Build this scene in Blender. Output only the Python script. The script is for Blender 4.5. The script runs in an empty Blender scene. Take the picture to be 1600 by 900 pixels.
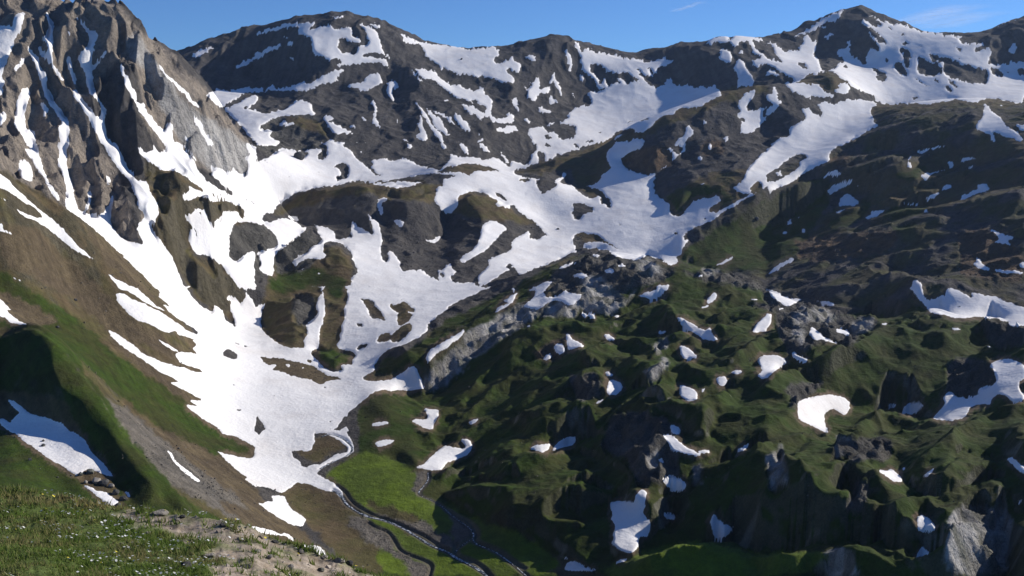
import bpy, math, random
import numpy as np
R = math.radians
SC = bpy.context.scene
COL = SC.collection
# ------------------------------------------------------------------ camera, sky, sun, exposure
F = 1500.0                      # focal length in pixels of a 1600 px wide frame
PITCH = R(9.83)
CP, SP = math.cos(PITCH), math.sin(PITCH)
cam_d = bpy.data.cameras.new('camera')
cam = bpy.data.objects.new('camera', cam_d); COL.objects.link(cam)
cam_d.sensor_width = 36.0; cam_d.lens = 36.0 * F / 1600.0
cam_d.clip_start = 0.5; cam_d.clip_end = 60000
cam.rotation_euler = (R(90) - PITCH, 0, 0)
SC.camera = cam
SUN_AZ, SUN_EL = R(62), R(24.5)   # measured from the view direction towards the right
world = bpy.data.worlds.new('World'); SC.world = world; world.use_nodes = True
nt = world.node_tree; nt.nodes.clear()
sky = nt.nodes.new('ShaderNodeTexSky'); sky.sky_type = 'NISHITA'; sky.sun_disc = False
sky.sun_elevation = SUN_EL; sky.sun_rotation = SUN_AZ
sky.altitude = 2400; sky.air_density = 1.0; sky.dust_density = 0.0; sky.ozone_density = 3.0
bg = nt.nodes.new('ShaderNodeBackground'); bg.inputs[1].default_value = 0.10
wo = nt.nodes.new('ShaderNodeOutputWorld')
tint = nt.nodes.new('ShaderNodeMix'); tint.data_type = 'RGBA'; tint.blend_type = 'MULTIPLY'; tint.inputs[0].default_value = 1
tint.inputs[7].default_value = (.42, .66, 1.02, 1)      # the camera's cool rendering of a clear sky at 2400 m
nt.links.new(sky.outputs[0], tint.inputs[6]); nt.links.new(tint.outputs[2], bg.inputs[0]); nt.links.new(bg.outputs[0], wo.inputs[0])
sl = bpy.data.lights.new('sun', 'SUN'); so = bpy.data.objects.new('sun', sl); COL.objects.link(so)
sl.energy = 5.0; sl.angle = R(0.5); sl.color = (1.0, 0.945, 0.865)
from mathutils import Vector
SUNV = Vector((math.sin(SUN_AZ) * math.cos(SUN_EL), math.cos(SUN_AZ) * math.cos(SUN_EL), math.sin(SUN_EL)))
so.rotation_euler = SUNV.to_track_quat('Z', 'Y').to_euler()
SC.view_settings.view_transform = 'Standard'; SC.view_settings.look = 'None'
SC.view_settings.exposure = 0.12; SC.view_settings.gamma = 1.0
SC.render.use_persistent_data = False
SC.cycles.max_bounces = 5; SC.cycles.diffuse_bounces = 1; SC.cycles.transparent_max_bounces = 12

# ------------------------------------------------------------------ projection helpers (photo pixels <-> directions)
def px2te(px, py):
    u = (px - 800.0) / F; v = (450.0 - py) / F
    y = CP + v * SP
    return u / y, (-SP + v * CP) / y
def te2px(t, e):
    den = CP - e * SP
    return 800 + F * t / den, 450 - F * (e * CP + SP) / den

# ------------------------------------------------------------------ noise
_rs = np.random.RandomState(7)
_P = _rs.permutation(4096).astype(np.int32)
_GX = np.cos(np.arange(4096) * 2.399963); _GY = np.sin(np.arange(4096) * 2.399963)
_GX = _GX.astype(np.float32); _GY = _GY.astype(np.float32)
def perlin(x, y, seed=0):
    x = np.asarray(x, np.float32) + seed * 17.37; y = np.asarray(y, np.float32) - seed * 9.71
    xi = np.floor(x).astype(np.int32); yi = np.floor(y).astype(np.int32)
    xf = (x - xi).astype(np.float32); yf = (y - yi).astype(np.float32)
    u = xf * xf * xf * (xf * (xf * 6 - 15) + 10); v = yf * yf * yf * (yf * (yf * 6 - 15) + 10)
    def g(ix, iy, dx, dy):
        h = _P[(_P[ix & 4095] + iy) & 4095]
        return _GX[h] * dx + _GY[h] * dy
    a = g(xi, yi, xf, yf); b = g(xi + 1, yi, xf - 1, yf)
    c = g(xi, yi + 1, xf, yf - 1); d = g(xi + 1, yi + 1, xf - 1, yf - 1)
    ab = a + (b - a) * u; cd = c + (d - c) * u
    return (ab + (cd - ab) * v) * 1.5
def fbm(x, y, n=4, seed=0, gain=0.5):
    s = 0; a = 1.0
    for k in range(n):
        s = s + a * perlin(x * 2 ** k, y * 2 ** k, seed + k); a *= gain
    return s
def ridged(x, y, n=4, seed=0, gain=0.5):
    s = 0; a = 1.0; w = 1.0
    for k in range(n):
        r = 1 - np.abs(perlin(x * 2 ** k, y * 2 ** k, seed + k)) * 1.6
        r = np.clip(r, 0, 1) ** 2 * w
        s = s + a * r; w = np.clip(r * 1.6, 0, 1); a *= gain
    return s
def blur(a, s):
    if s <= 0: return a
    r = int(math.ceil(s * 2.6)); k = np.exp(-0.5 * (np.arange(-r, r + 1) / s) ** 2); k /= k.sum()
    p = np.pad(a, ((r, r), (0, 0)), 'edge'); o = 0
    for i, w in enumerate(k): o = o + w * p[i:i + a.shape[0]]
    p = np.pad(o, ((0, 0), (r, r)), 'edge'); q = 0
    for i, w in enumerate(k): q = q + w * p[:, i:i + a.shape[1]]
    return q.astype(np.float32)
# ------------------------------------------------------------------ the lie of the land: px, py, distance (m)
BASE = '''
0 270 900 100 330 950 0 350 850 100 400 920 250 500 930 320 600 900 0 450 800 100 520 790 130 560 750 200 650 710 300 720 690 400 780 655 160 480 900 180 560 810
50 508 655 0 527 662 100 547 635 150 612 603 200 690 555 250 742 525 290 790 492 80 680 556 0 650 588 170 760 496 120 720 522 0 750 458 100 770 480 0 690 545
-120 500 640 -120 380 780 -120 260 950 -120 650 600 -120 780 480
50 290 1080 150 345 1130 200 385 1130 -100 180 1250 0 200 1200 100 200 1300 60 0 1500 -100 -90 1550 200 30 1500 130 8 1500 200 150 1380 200 260 1290 270 90 1550 330 155 1560 392 224 1640 383 268 1560 330 262 1450 402 262 1720 412 300 1680 270 250 1390 -120 60 1400 230 58 1530
60 60 1720 130 60 1740 200 110 1760 270 170 1850 330 205 1850 300 230 2100 200 200 2000 60 160 2000 -100 60 1800
280 88 3000 340 68 3050 400 50 3100 480 33 3100 530 28 3100 590 38 3100 620 52 3100 660 68 3150 750 75 3200 790 72 3250 850 60 3250 890 62 3250 960 82 3300 1040 74 3300 1100 61 3300 1150 56 3300 1210 68 3300 1260 46 3400 1335 8 3600 1400 30 3500 1450 50 3350 1500 60 3200 1560 40 3300 1600 25 3300 1700 0 3300
200 100 3000 100 120 3000 0 130 3000 -120 120 3000
200 150 3500 530 110 3700 750 150 3800 960 160 3900 1150 140 3900 1335 110 4200 1500 140 3800 1650 110 3900 0 180 3600 -120 180 3600
530 130 2800 600 180 2500 500 180 2450 600 250 2200 700 255 2200 800 258 2350 400 110 2900 330 130 2800 370 165 2500 430 200 2300 404 232 1950 480 245 2150 560 272 2060 700 150 2750 760 200 2500 630 90 3000 660 120 2850
900 120 3100 950 150 2950 900 205 2650 860 245 2430 1050 120 3080 1000 130 3020 820 180 2700 830 120 3000 
810 268 2200 880 245 2230 960 215 2250 1000 188 2300 1060 165 2350 1130 140 2400 1200 130 2450 1290 114 2600 1330 125 2550 1375 161 2480 1440 163 2430 1500 155 2300 1560 155 2250 1600 163 2200 1700 150 2200
960 240 2450 1060 192 2550 1130 170 2600 1200 155 2650 1375 180 2600 1500 175 2500 1600 180 2450 1700 180 2500
1350 100 3200 1400 150 2800 1500 148 2750 1600 150 2650 1600 110 3000 1250 90 3150 1200 110 2850 1300 100 3000
1330 170 2350 1280 222 2150 1200 272 1950 1150 305 1850 1080 342 1800 1100 200 2200 1100 280 1950 1060 335 1830 1000 252 2100 940 252 2200 960 300 1980 1180 200 2250
900 290 2080 950 340 1830 1000 380 1700 1040 402 1650 850 330 1900
740 262 2000 860 288 1980 640 284 1870 560 287 1870 450 322 1800 500 300 1850 420 335 1750 560 292 1920 700 252 2130 640 278 1990 500 280 1960
600 350 1700 700 350 1720 800 340 1800 880 380 1700 840 400 1620 500 400 1480 430 400 1460 620 430 1440 720 430 1450 770 410 1540
480 500 1230 430 520 1170 560 500 1210 640 470 1300 550 560 1075 350 430 1280 390 360 1460 330 340 1300 250 330 1230 280 400 1240 400 300 1700 300 480 1120 350 560 1000 450 600 970 560 620 940 500 680 835 450 750 735
560 700 805 620 760 715 700 820 650 620 880 600 800 880 590 700 740 735 650 700 800 620 640 890 550 820 655 500 800 680 900 890 575 750 790 675 610 615 930
640 610 960 700 520 1090 640 560 1010 590 590 985 800 455 1250 750 480 1180
840 760 680 800 700 760 900 700 740 1000 700 690 1200 700 640 1400 705 625 1600 700 575 800 600 920 900 600 880 1000 600 850 1200 600 820 1400 600 855 1400 575 885 1400 640 830 1300 620 835 1500 590 865 1500 630 800 1250 590 850 1320 655 800 1400 690 640 1600 690 590 1600 600 760 740 640 870 1000 800 600 1200 800 560 1400 800 525 1600 800 500 1000 880 555 1200 880 515 1400 880 485 1600 880 460 1720 880 450 1720 700 560 1720 600 715
1000 500 1070 1200 500 1010 1400 512 1010 1250 550 900 1400 560 908 1600 520 930 1100 450 1180 900 470 1130 870 420 1300 1100 550 930 900 540 1000
950 394 1370 1010 403 1340 1060 414 1310 1110 419 1290 1180 440 1240 1240 470 1180 1300 493 1140 1380 492 1090 1460 481 1060 1530 497 1010 1600 508 970 1720 500 940
950 420 1460 1040 425 1440 1110 442 1380 1180 462 1330 1240 490 1270 1380 508 1200 1460 498 1120 1530 512 1080 1600 522 1050
1060 407 1640 1120 395 1630 1200 425 1480 1200 350 1730 1140 370 1690 1200 300 1830 1280 275 1900 1400 300 1720 1300 330 1740 1300 285 1870 1400 205 1980 1600 200 1850 1600 300 1550 1600 400 1330 1400 420 1375 1530 475 1160 1400 472 1210 1300 460 1300 1300 400 1500 1500 250 1830 1300 240 1980 1720 300 1540 1720 400 1290 1720 200 1800
1720 480 1080
'''
# ------------------------------------------------------------------ outlines of ground covers, snow and slopes, as seen in the photograph
# each entry: crop, kind, outlines ("|" between outlines).  crop k: x = ox + X/4, y = oy + Y/4 ; crop -1: plain pixels
CROP = [(400 * (k % 4), 225 * (k // 4)) for k in range(16)]
def polys(crop, s):
    out = []
    for part in s.split('|'):
        v = [float(q) for q in part.replace(',', ' ').split()]
        a = np.array(v, float).reshape(-1, 2)
        if crop >= 0:
            a = a / 4.0 + np.array(CROP[crop], float)
        out.append(a)
    return out
# ground covers: K dark scree, T tan rock, L limestone, R dark rock, B brown soil, O olive turf, G green turf, V meadow, P gravel, N rusty rock
COVER = [
('T', '-150 -80 120 -80 200 30 262 78 330 150 400 232 380 268 340 270 270 250 255 300 215 385 150 340 100 322 -50 245 -150 200'),
('L', '190 60 215 50 250 110 300 170 350 200 400 232 385 268 350 272 320 262 290 230 255 170 235 120 205 95'),
('K', '135 150 190 90 215 110 225 190 260 250 225 290 215 385 180 330 160 250'),
('T', '20 100 70 60 100 150 130 260 140 330 90 320 60 260 30 200|155 230 180 260 205 330 215 380 190 370 165 300'),
('O', '-150 200 -50 245 0 262 100 322 160 350 250 450 330 560 400 700 380 760 560 900 -150 900'),
('B', '0 350 60 355 100 400 170 460 270 540 320 585 240 545 170 520 120 470 60 440 0 410|135 355 200 410 265 490 245 480 190 430 150 395|270 530 320 575 395 690 360 680 320 640 280 590|130 470 180 505 290 610 330 640 270 615 190 550'),
('G', '-150 400 0 420 60 460 110 490 170 545 250 600 330 650 400 705 340 712 280 690 200 630 120 560 60 520 0 510 -150 520'),
('B', '-50 455 0 455 50 475 95 500 60 508 30 500 -50 485'),
('P', '95 540 112 560 130 585 160 620 215 650 250 685 300 720 370 770 400 800 370 815 300 775 240 735 205 690 170 655 140 615 115 580'),
('B', '215 650 250 672 320 700 380 735 400 770 480 850 400 800 330 745 280 710'),
('G', '-150 530 0 530 50 505 100 535 150 600 200 680 300 790 400 840 220 830 180 760 140 700 100 620 0 610 -150 620'),
('G', '-150 660 0 665 60 690 130 760 180 800 0 900 -150 900'),
('O', '425 330 480 300 560 283 640 281 700 290 740 300 700 316 620 312 560 303 480 318 440 338|710 312 745 298 780 305 800 330 850 355 780 345 740 340 700 330|700 260 740 255 790 270 840 290 820 295 700 270|890 283 940 288 960 310 930 310|895 365 930 362 970 385 920 385'),
('O', '412 450 440 400 520 385 550 400 545 480 530 560 480 580 410 530'),
('G', '425 410 500 420 545 440 530 470 500 440 450 460 420 450|490 545 555 550 550 570 520 580 490 570'),
('B', '400 550 440 556 540 592 500 602 400 570|560 458 610 490 600 505 570 480'),
('O', '600 468 655 470 650 500 640 535 585 535 590 515 615 500'),
('R', '355 345 400 340 435 375 430 410 400 440 360 400|430 395 480 355 505 375 500 395 480 420 430 430|455 462 480 458 497 480 490 510 460 505|405 178 470 172 530 205 530 245 400 240'),
('O', '440 180 480 185 505 195 515 215 490 205 450 195'),
('O', '225 250 270 262 330 300 385 320 385 350 300 345 300 400 340 410 385 450 385 500 330 490 290 440 230 350'),
('O', '800 270 880 245 960 213 1060 163 1130 138 1200 128 1200 146 1130 160 1070 186 1010 212 990 235 940 255 900 262 850 272|890 262 950 250 985 262 940 290 900 288|1100 270 1180 262 1200 290 1130 330 1080 338 1040 320'),
('G', '1035 305 1100 285 1150 310 1120 340 1060 340'),
('N', '965 248 1000 232 1050 230 1055 255 1010 275 985 265|1095 225 1130 220 1130 240 1100 245'),
('O', '1240 115 1300 112 1340 135 1300 140 1260 150|1340 165 1420 160 1500 152 1520 160 1440 175 1360 180|1500 155 1560 152 1600 162 1560 170'),
('G', '1050 400 1130 350 1220 305 1280 278 1300 285 1290 320 1240 340 1200 370 1160 400 1100 415'),
('O', '1300 280 1400 262 1500 232 1600 190 1600 240 1500 262 1450 290 1380 300 1310 300|1380 300 1470 280 1560 262 1600 262 1600 290 1540 300 1450 330 1350 320'),
('G', '1290 350 1340 320 1365 318 1340 345 1300 362|1370 330 1440 318 1450 332 1380 347|1300 325 1340 315 1365 317 1320 335|1400 270 1450 262 1440 276 1400 280|1225 345 1260 335 1250 360 1215 375|1395 355 1435 345 1420 360 1390 365'),
('G', '1055 402 1130 350 1220 303 1290 275 1310 290 1280 340 1240 400 1200 425 1120 420 1080 415'),
('N', '1500 360 1560 355 1600 400 1600 440 1500 430|1240 372 1400 358 1400 395 1250 410|1290 250 1330 240 1320 262'),
('G', '560 600 580 575 640 545 700 500 800 450 900 396 1000 403 1150 425 1240 470 1300 493 1450 478 1600 503 1750 500 1750 950 560 950'),
('K', '1180 470 1300 495 1290 500 1180 480'),
('L', '655 590 700 555 735 515 780 490 820 470 860 470 905 460 900 500 850 490 800 520 740 560 690 610 660 610'),
('R', '860 425 900 402 950 393 1010 400 1060 425 1000 450 960 460 900 470 860 460|1060 425 1150 425 1230 465 1180 450 1100 440'),
('L', '905 440 935 430 975 470 1000 450 960 495 920 480|985 405 1015 402 1040 425 1000 430|1095 415 1125 420 1110 435'),
('R', '1180 440 1240 465 1300 490 1380 500 1330 540 1290 530 1240 560 1215 520 1200 470'),
('L', '1245 480 1280 475 1310 500 1290 510 1260 500 1255 540 1235 530|1330 500 1365 495 1360 520 1330 525'),
('R', '1480 560 1540 560 1560 590 1530 620 1480 620|1530 495 1600 505 1600 540 1550 545'),
('L', '1485 800 1520 785 1580 800 1578 900 1480 900 1475 850|1280 862 1325 855 1345 900 1275 900'),
('L', '1005 580 1040 555 1045 570 1020 600|1020 540 1045 520 1040 545 1025 555|905 465 930 460 940 480 915 490|870 480 910 470 905 490 880 500'),
('R', '950 650 1000 640 1050 660 1060 710 1060 750 1000 760 980 720 940 700|885 590 930 580 945 620 900 625'),
('L', '1010 710 1030 700 1035 730 1015 735|1195 720 1220 690 1235 750 1205 770|1085 730 1098 725 1095 755 1080 760|1310 680 1335 682 1330 705 1300 715'),
('R', '1300 690 1390 680 1390 720 1330 720|1340 745 1360 760 1350 800 1320 800|1230 600 1290 595 1260 625 1235 640'),
('N', '830 550 860 535 880 530 880 560 850 562'),
('V', '510 740 560 700 640 730 660 735 650 770 700 790 760 830 830 860 880 890 940 900 600 900 560 850 520 790'),
('B', '700 820 760 830 860 865 900 880 940 900 860 900 800 860'),
('V', '700 800 780 822 840 850 880 880 850 900 700 900 650 860 680 830|940 890 1020 855 1100 845 1180 865 1300 860 1260 900 960 905'),
('O', '455 690 540 680 545 700 480 725|430 745 520 755 560 790 590 860 600 900 540 880 480 820 440 780|560 780 640 800 680 830 640 840'),
('P', '540 822 550 807 575 810 580 820 605 830 615 840 618 857 637 870 665 877 675 885 670 892 680 905 645 905 630 880 612 865 590 860 575 845|550 785 580 802 615 810 635 815 662 815 675 822 682 830 695 835 712 845 710 855 692 857 675 847 650 830 632 820 615 815 580 806|650 730 665 734 668 750 657 762 650 772 670 780 692 790 700 800 712 807 735 822 747 835 742 842 725 845 712 850 710 840 700 835 710 822 700 805 690 792 660 775 642 765 645 755 650 745'),
('B', '640 740 655 728 700 690 720 690 722 702 700 695 660 735|330 780 420 800 500 850 480 870 400 830'),
]
# snow: crop, key, outlines
SNOW = []
def W(crop, key, s): SNOW.append((crop, key, s))
def D(crop, s): SNOW.append((crop, None, s))
# --- cliff couloirs
W(0,'cl1','100,85 150,75 150,130 110,220 70,300 55,350 30,420 15,480 30,500 20,560 0,600 -60,600 -60,160 30,160 60,160 75,175 85,130')
W(0,'cl2','285,65 300,75 315,120 330,130 335,200 325,290 330,330 325,395 365,440 405,515 375,490 330,430 300,380 260,350 235,310 240,290 265,310 290,330 300,300 285,260 255,255 255,235 275,235 300,200 305,150 290,110')
W(0,'cl3','170,280 190,300 215,330 250,370 245,400 290,460 300,490 290,540 320,590 345,650 385,690 400,720 430,740 435,920 385,920 365,830 370,790 385,770 375,740 340,690 305,650 280,600 270,560 250,500 235,440 225,400 200,370 185,340')
W(4,'cl3','355,-10 425,-10 415,80 420,150 440,210 455,260 470,330 480,390 500,420 410,395 405,360 415,300 400,220 385,160 360,120 370,60')
W(0,'cl4','415,200 430,195 440,240 420,225|435,290 460,310 455,320 435,300|420,350 445,345 455,400 460,440 475,490 475,535 460,515 450,480 430,430 415,390')
W(0,'cl5','450,555 480,560 520,620 560,670 600,730 640,720 655,780 665,850 700,890 700,910 640,910 600,830 570,760 530,700 490,640 460,600|465,95 500,120 530,150 555,190 600,195 615,215 600,270 580,330 570,400 590,400 660,310 665,330 640,370 600,410 580,450 580,520 590,570 600,580 630,640 665,680 660,740 650,790 600,740 640,715 625,660 590,600 560,590 545,540 530,470 520,440 500,400 485,365 475,340 500,350 500,320 550,290 555,250 550,210 525,180 490,130')
W(0,'cl6','750,395 775,420 780,460 810,490 830,550 855,600 850,620 870,650 905,650 920,700 960,750 1000,790 1040,830 1030,800 1040,770 1070,765 1085,800 1075,860 1100,910 1030,910 990,850 940,790 890,720 865,690 855,650 820,600 790,550 770,480 755,450')
W(0,'cl7','975,390 1010,420 1050,470 1100,520 1150,560 1200,620 1260,680 1220,665 1170,620 1140,575 1100,545 1050,490 1010,440')
W(0,'cl8','1200,720 1230,735 1275,790 1270,820 1320,870 1340,910 1300,910 1265,840 1225,780|1150,820 1180,890 1150,870')
W(0,'cl9','105,610 140,560 180,545 185,600 165,680 150,720 165,800 215,820 225,915 170,915 140,850 95,790 90,740 100,680')
W(0,'cl10','245,635 280,650 305,680 300,700 260,750 275,700')
W(0,'cl11','0,720 20,685 45,720 20,770 -20,800|80,440 150,350 160,370 100,450')
W(4,'cl9','150,30 190,40 170,-10 230,-10 240,60 260,120 290,200 320,260 340,280 375,340 365,355 330,320 300,270 260,190 230,150 200,100 170,70')
W(4,'cl12','120,100 160,100 200,150 200,240 170,230 130,210 115,160')
W(4,'cl13','545,300 570,290 575,330 560,390 540,420 520,415 550,360|665,195 690,210 695,240 665,240')
# --- summit mountain behind
W(0,'mt1','1190,330 1360,285 1300,320 1230,355 1200,350')
W(0,'mt','1460,430 1480,405 1520,400 1510,385 1545,370 1575,375 1610,335 1610,360 1560,395 1490,430')
W(0,'main','1285,595 1350,560 1390,560 1430,570 1530,540 1560,550 1610,550 1610,575 1540,580 1470,620 1390,665 1360,660 1320,625|1415,668 1480,650 1550,600 1610,585 1610,640 1570,660 1560,675 1500,680 1610,690 1610,910 1590,885 1500,780 1400,680')
W(1,'mt2','0,205 100,175 200,150 280,140 370,135 375,150 350,165 325,185 370,180 420,160 470,170 500,190 550,180 570,165 590,165 605,200 595,220 610,230 650,240 665,255 650,270 590,265 560,240 530,240 520,250 515,290 530,320 560,335 600,340 630,325 640,290 690,285 700,270 715,260 700,250 690,235 690,210 650,145 690,160 745,185 770,250 790,275 780,290 800,330 850,360 825,360 800,340 730,335 680,335 660,350 670,355 750,360 810,365 830,400 835,430 800,410 770,390 720,385 650,395 600,405 560,405 530,415 500,405 530,385 525,365 480,370 450,375 420,350 385,345 350,315 345,240 310,230 270,215 260,205 275,170 200,170 100,195 0,225')
W(1,'mt','-10,340 70,300 150,275 160,285 130,310 80,325 30,360 0,360|160,240 195,225 205,235 170,245|195,265 230,250 230,280 210,290 195,280|205,365 260,355 240,375 210,375')
W(1,'main','-10,550 30,545 50,570 80,550 110,530 120,550 200,550 280,515 350,510 390,495 410,480 450,460 500,435 545,430 550,445 500,480 500,500 520,510 460,520 400,530 370,545 300,570 200,570 100,565 30,575 -10,570')
W(1,'mt3','555,530 640,520 680,515 675,490 690,475 740,460 770,465 780,490 795,510 750,540 690,570 640,560 590,550')
W(1,'mt','815,510 850,500 885,510 890,535 870,575 860,545 850,550 855,590 865,640 870,660 850,630 820,590 820,550|720,625 740,620 750,660 750,720 760,760 785,800 760,790 720,765 735,740 740,690 715,640|665,725 695,745 690,765 665,745|875,725 895,765 885,770|580,110 605,125 590,125|690,140 750,150 780,155 775,180 740,165|470,98 560,103 540,112 480,110')
W(1,'saddle','880,205 950,235 1030,265 1100,272 1200,287 1250,288 1290,300 1340,308 1400,298 1490,288 1500,310 1535,330 1490,355 1485,380 1500,395 1540,390 1610,350 1610,420 1560,430 1580,455 1610,470 1610,520 1540,515 1480,490 1400,480 1300,470 1240,460 1210,440 1180,420 1160,430 1130,400 1060,350 1040,330 1060,320 1020,280 980,275 940,260')
W(1,'mt','960,435 990,460 1050,515 1030,510 980,465|990,430 1060,430 1110,445 1150,470 1170,500 1240,540 1260,520 1300,550 1380,570 1400,540 1420,550 1430,590 1480,610 1480,660 1470,700 1480,740 1530,740 1570,730 1560,710 1610,715 1610,770 1530,775 1480,760 1440,730 1400,740 1440,770 1400,750 1370,720 1330,710 1290,660 1280,650 1330,660 1380,670 1400,700 1430,710 1440,660 1400,655 1370,620 1330,620 1380,660 1300,620 1250,610 1200,570 1160,540 1100,500 1050,490 1010,470 1000,445')
W(1,'mt','990,620 1010,640 1040,680 1080,735 1100,780 1150,830 1180,920 1140,880 1100,820 1080,790 1060,740 1030,700|1020,720 1040,730 1045,780 1060,820 1070,860 1050,880 1010,860 990,840 1020,830 1030,810 1010,780 1000,770 1025,760|1060,670 1100,700 1150,750 1180,790 1200,830 1230,845 1180,840 1130,800 1100,750|1090,675 1150,710 1200,740 1210,720 1250,790 1210,760 1150,730|1240,710 1270,720 1280,705 1285,740 1320,770 1345,820 1300,815 1260,770 1240,740|1150,600 1215,640 1190,635|1375,820 1400,825 1395,845|1380,870 1420,870 1420,900 1390,890|1250,870 1300,900 1270,890|920,860 960,890 960,905 935,900|1500,800 1600,785 1600,830 1540,825 1500,820')
W(1,'main','-10,690 60,710 170,685 220,650 260,625 330,635 350,680 375,720 340,715 270,720 200,725 140,735 90,750 40,780 15,800 50,815 110,815 80,850 150,890 160,910 -10,910|-10,590 20,590 10,615 -10,615')
W(1,'main','415,730 480,730 490,750 440,755 500,770 540,800 570,805 600,830 620,810 585,785 610,780 630,800 600,840 540,830 500,845 450,790|440,880 480,875 530,910 440,910')
W(1,'knobtop','150,765 180,755 210,770 260,770 200,785 155,790')
W(2,'saddle','-10,370 40,385 55,420 40,460 -10,440')
W(2,'mt','75,350 140,350 150,375 100,370|-10,470 20,500 -10,520|325,305 370,345 375,400 365,450 350,440 360,410 330,390 355,370 340,345')
W(2,'bowl','390,255 420,280 430,320 445,330 450,300 510,318 580,338 640,348 680,360 720,365 780,370 830,385 900,380 960,355 970,370 1010,380 1000,400 950,415 920,420 900,450 920,465 880,455 880,430 840,425 870,460 880,480 850,475 820,470 800,430 770,430 810,455 790,465 840,500 850,520 820,520 780,490 720,460 680,455 600,450 560,410 500,400 480,420 490,440 530,480 560,530 540,560 500,480 460,460 430,430 440,410 430,390 410,370 440,365 420,330 400,300|600,450 560,520 545,560 600,545 585,490')
W(2,'mt','415,475 440,468 455,480 450,510 430,500|260,460 275,490 300,530 320,590 320,605 290,570 270,540 265,500 240,540 235,500|145,485 170,490 180,530 160,560 190,550 220,535 240,560 230,580 190,590 150,590 155,620 120,630 90,600 100,570 70,540 60,525 100,560 130,530 120,520 95,520 130,515|370,570 385,580 400,610 385,605|235,595 270,620 290,650 240,650 230,630|165,670 200,680 255,690 250,705 200,710 170,690|0,615 30,620 50,680 40,700 20,660 0,640|70,735 100,735 115,770 90,765|-20,785 20,790 40,820 0,830')
W(2,'bowl','655,485 680,490 710,520 690,530 665,505|610,535 620,515 670,520 700,530 750,505 800,510 850,520 890,550 920,535 960,535 975,485 1000,500 1010,530 1060,535 1130,540 1150,550 1180,540 1240,545 1270,525 1290,560 1300,575 1320,590 1160,675 1100,670 1050,670 1010,715 970,720 900,755 830,820 790,835 760,820 780,810 740,800 700,800 680,815 640,840 600,870 560,895 540,920 150,920 110,850 95,810 140,790 200,790 205,810 220,830 250,830 350,830 400,800 380,780 330,775 290,770 250,780 215,795 230,770 290,770 330,740 360,740 350,710 400,670 430,660 500,655 490,620 470,580 480,565 520,580 560,570 600,545')
D(2,'260,830 350,800 365,775 400,790 400,830 380,860 290,870 285,840|460,880 500,870 520,910 470,910|535,825 560,823 560,832 540,832|715,770 760,745 755,755 725,772|800,750 855,730 855,740 810,757|200,840 240,850 250,870 210,870|300,780 340,775 340,790 310,795|855,585 870,588 862,596|700,650 715,655 705,660')
W(2,'shoulder','1205,265 1260,232 1380,215 1490,218 1550,236 1590,262 1550,262 1500,248 1500,270 1530,310 1610,370 1610,400 1560,400 1530,430 1505,415 1500,370 1560,370 1540,345 1500,320 1495,295 1470,260 1430,250 1400,290 1370,280 1360,262 1280,265 1230,280')
D(2,'1340,222 1375,216 1385,235 1360,250 1342,240')
W(2,'shoulder2','1300,310 1360,310 1375,355 1375,385 1340,388 1290,375')
W(2,'mt','1405,325 1440,315 1450,330 1415,335|1565,480 1600,475 1600,490')
W(2,'shoulder3','1390,400 1400,380 1440,372 1450,400 1480,450 1510,490 1510,535 1440,540 1405,550 1410,480 1395,440 1380,415')
W(2,'spur1','1495,560 1520,560 1515,590 1480,640 1450,670 1470,695 1520,690 1560,670 1610,665 1610,740 1570,760 1540,800 1480,835 1440,830 1420,845 1430,790 1440,760 1415,740 1410,720 1430,700 1415,670 1420,620 1450,590')
D(2,'1425,735 1450,735 1455,760 1430,755|1565,690 1600,670 1600,720 1570,730')
W(2,'spur2','1215,725 1200,750 1225,770 1200,780 1192,750')
W(2,'spur3','1085,800 1110,792 1140,815 1130,840 1100,860 1085,915 1010,915 1040,860 1080,845')
W(2,'spur4','1315,860 1350,855 1360,860 1330,890')
W(2,'main','700,890 780,870 820,870 830,910 690,910')
W(2,'bowl','630,875 660,850 700,835 670,860')
# --- the high peak
W(3,'peak','-10,262 50,272 100,255 200,215 280,160 340,115 440,70 460,60 540,22 700,65 850,135 1000,200 1100,212 1190,234 1300,205 1610,90 1610,670 1430,645 1260,665 1200,645 1000,675 700,675 640,610 560,585 500,545 430,495 350,475 260,490 180,530 150,525 110,490 40,440 -10,420')
D(3,'200,225 300,178 345,150 400,128 450,112 458,70 500,30 540,20 700,60 850,130 920,160 1000,200 960,195 900,175 860,165 800,140 790,160 750,130 720,120 740,145 780,180 770,190 740,150 690,115 610,85 620,95 680,120 715,150 700,175 650,160 620,140 590,115 575,130 620,165 670,185 700,220 750,275 700,270 640,200 615,190 640,225 670,260 700,310 690,325 640,300 640,330 610,350 615,400 590,400 570,375 530,360 510,330 520,310 500,280 480,300 440,310 430,330 470,365 480,390 440,400 400,440 340,445 320,415 315,375 285,350 300,300 300,260 270,240 250,215 220,230 225,270 190,290 190,325 150,310 120,325 60,290 50,275 100,255|1085,212 1110,214 1130,228 1100,224')
W(3,'peak2','340,225 420,200 410,220 370,245|325,175 350,160 370,165 350,185|495,260 520,255 520,280 500,285')
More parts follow.
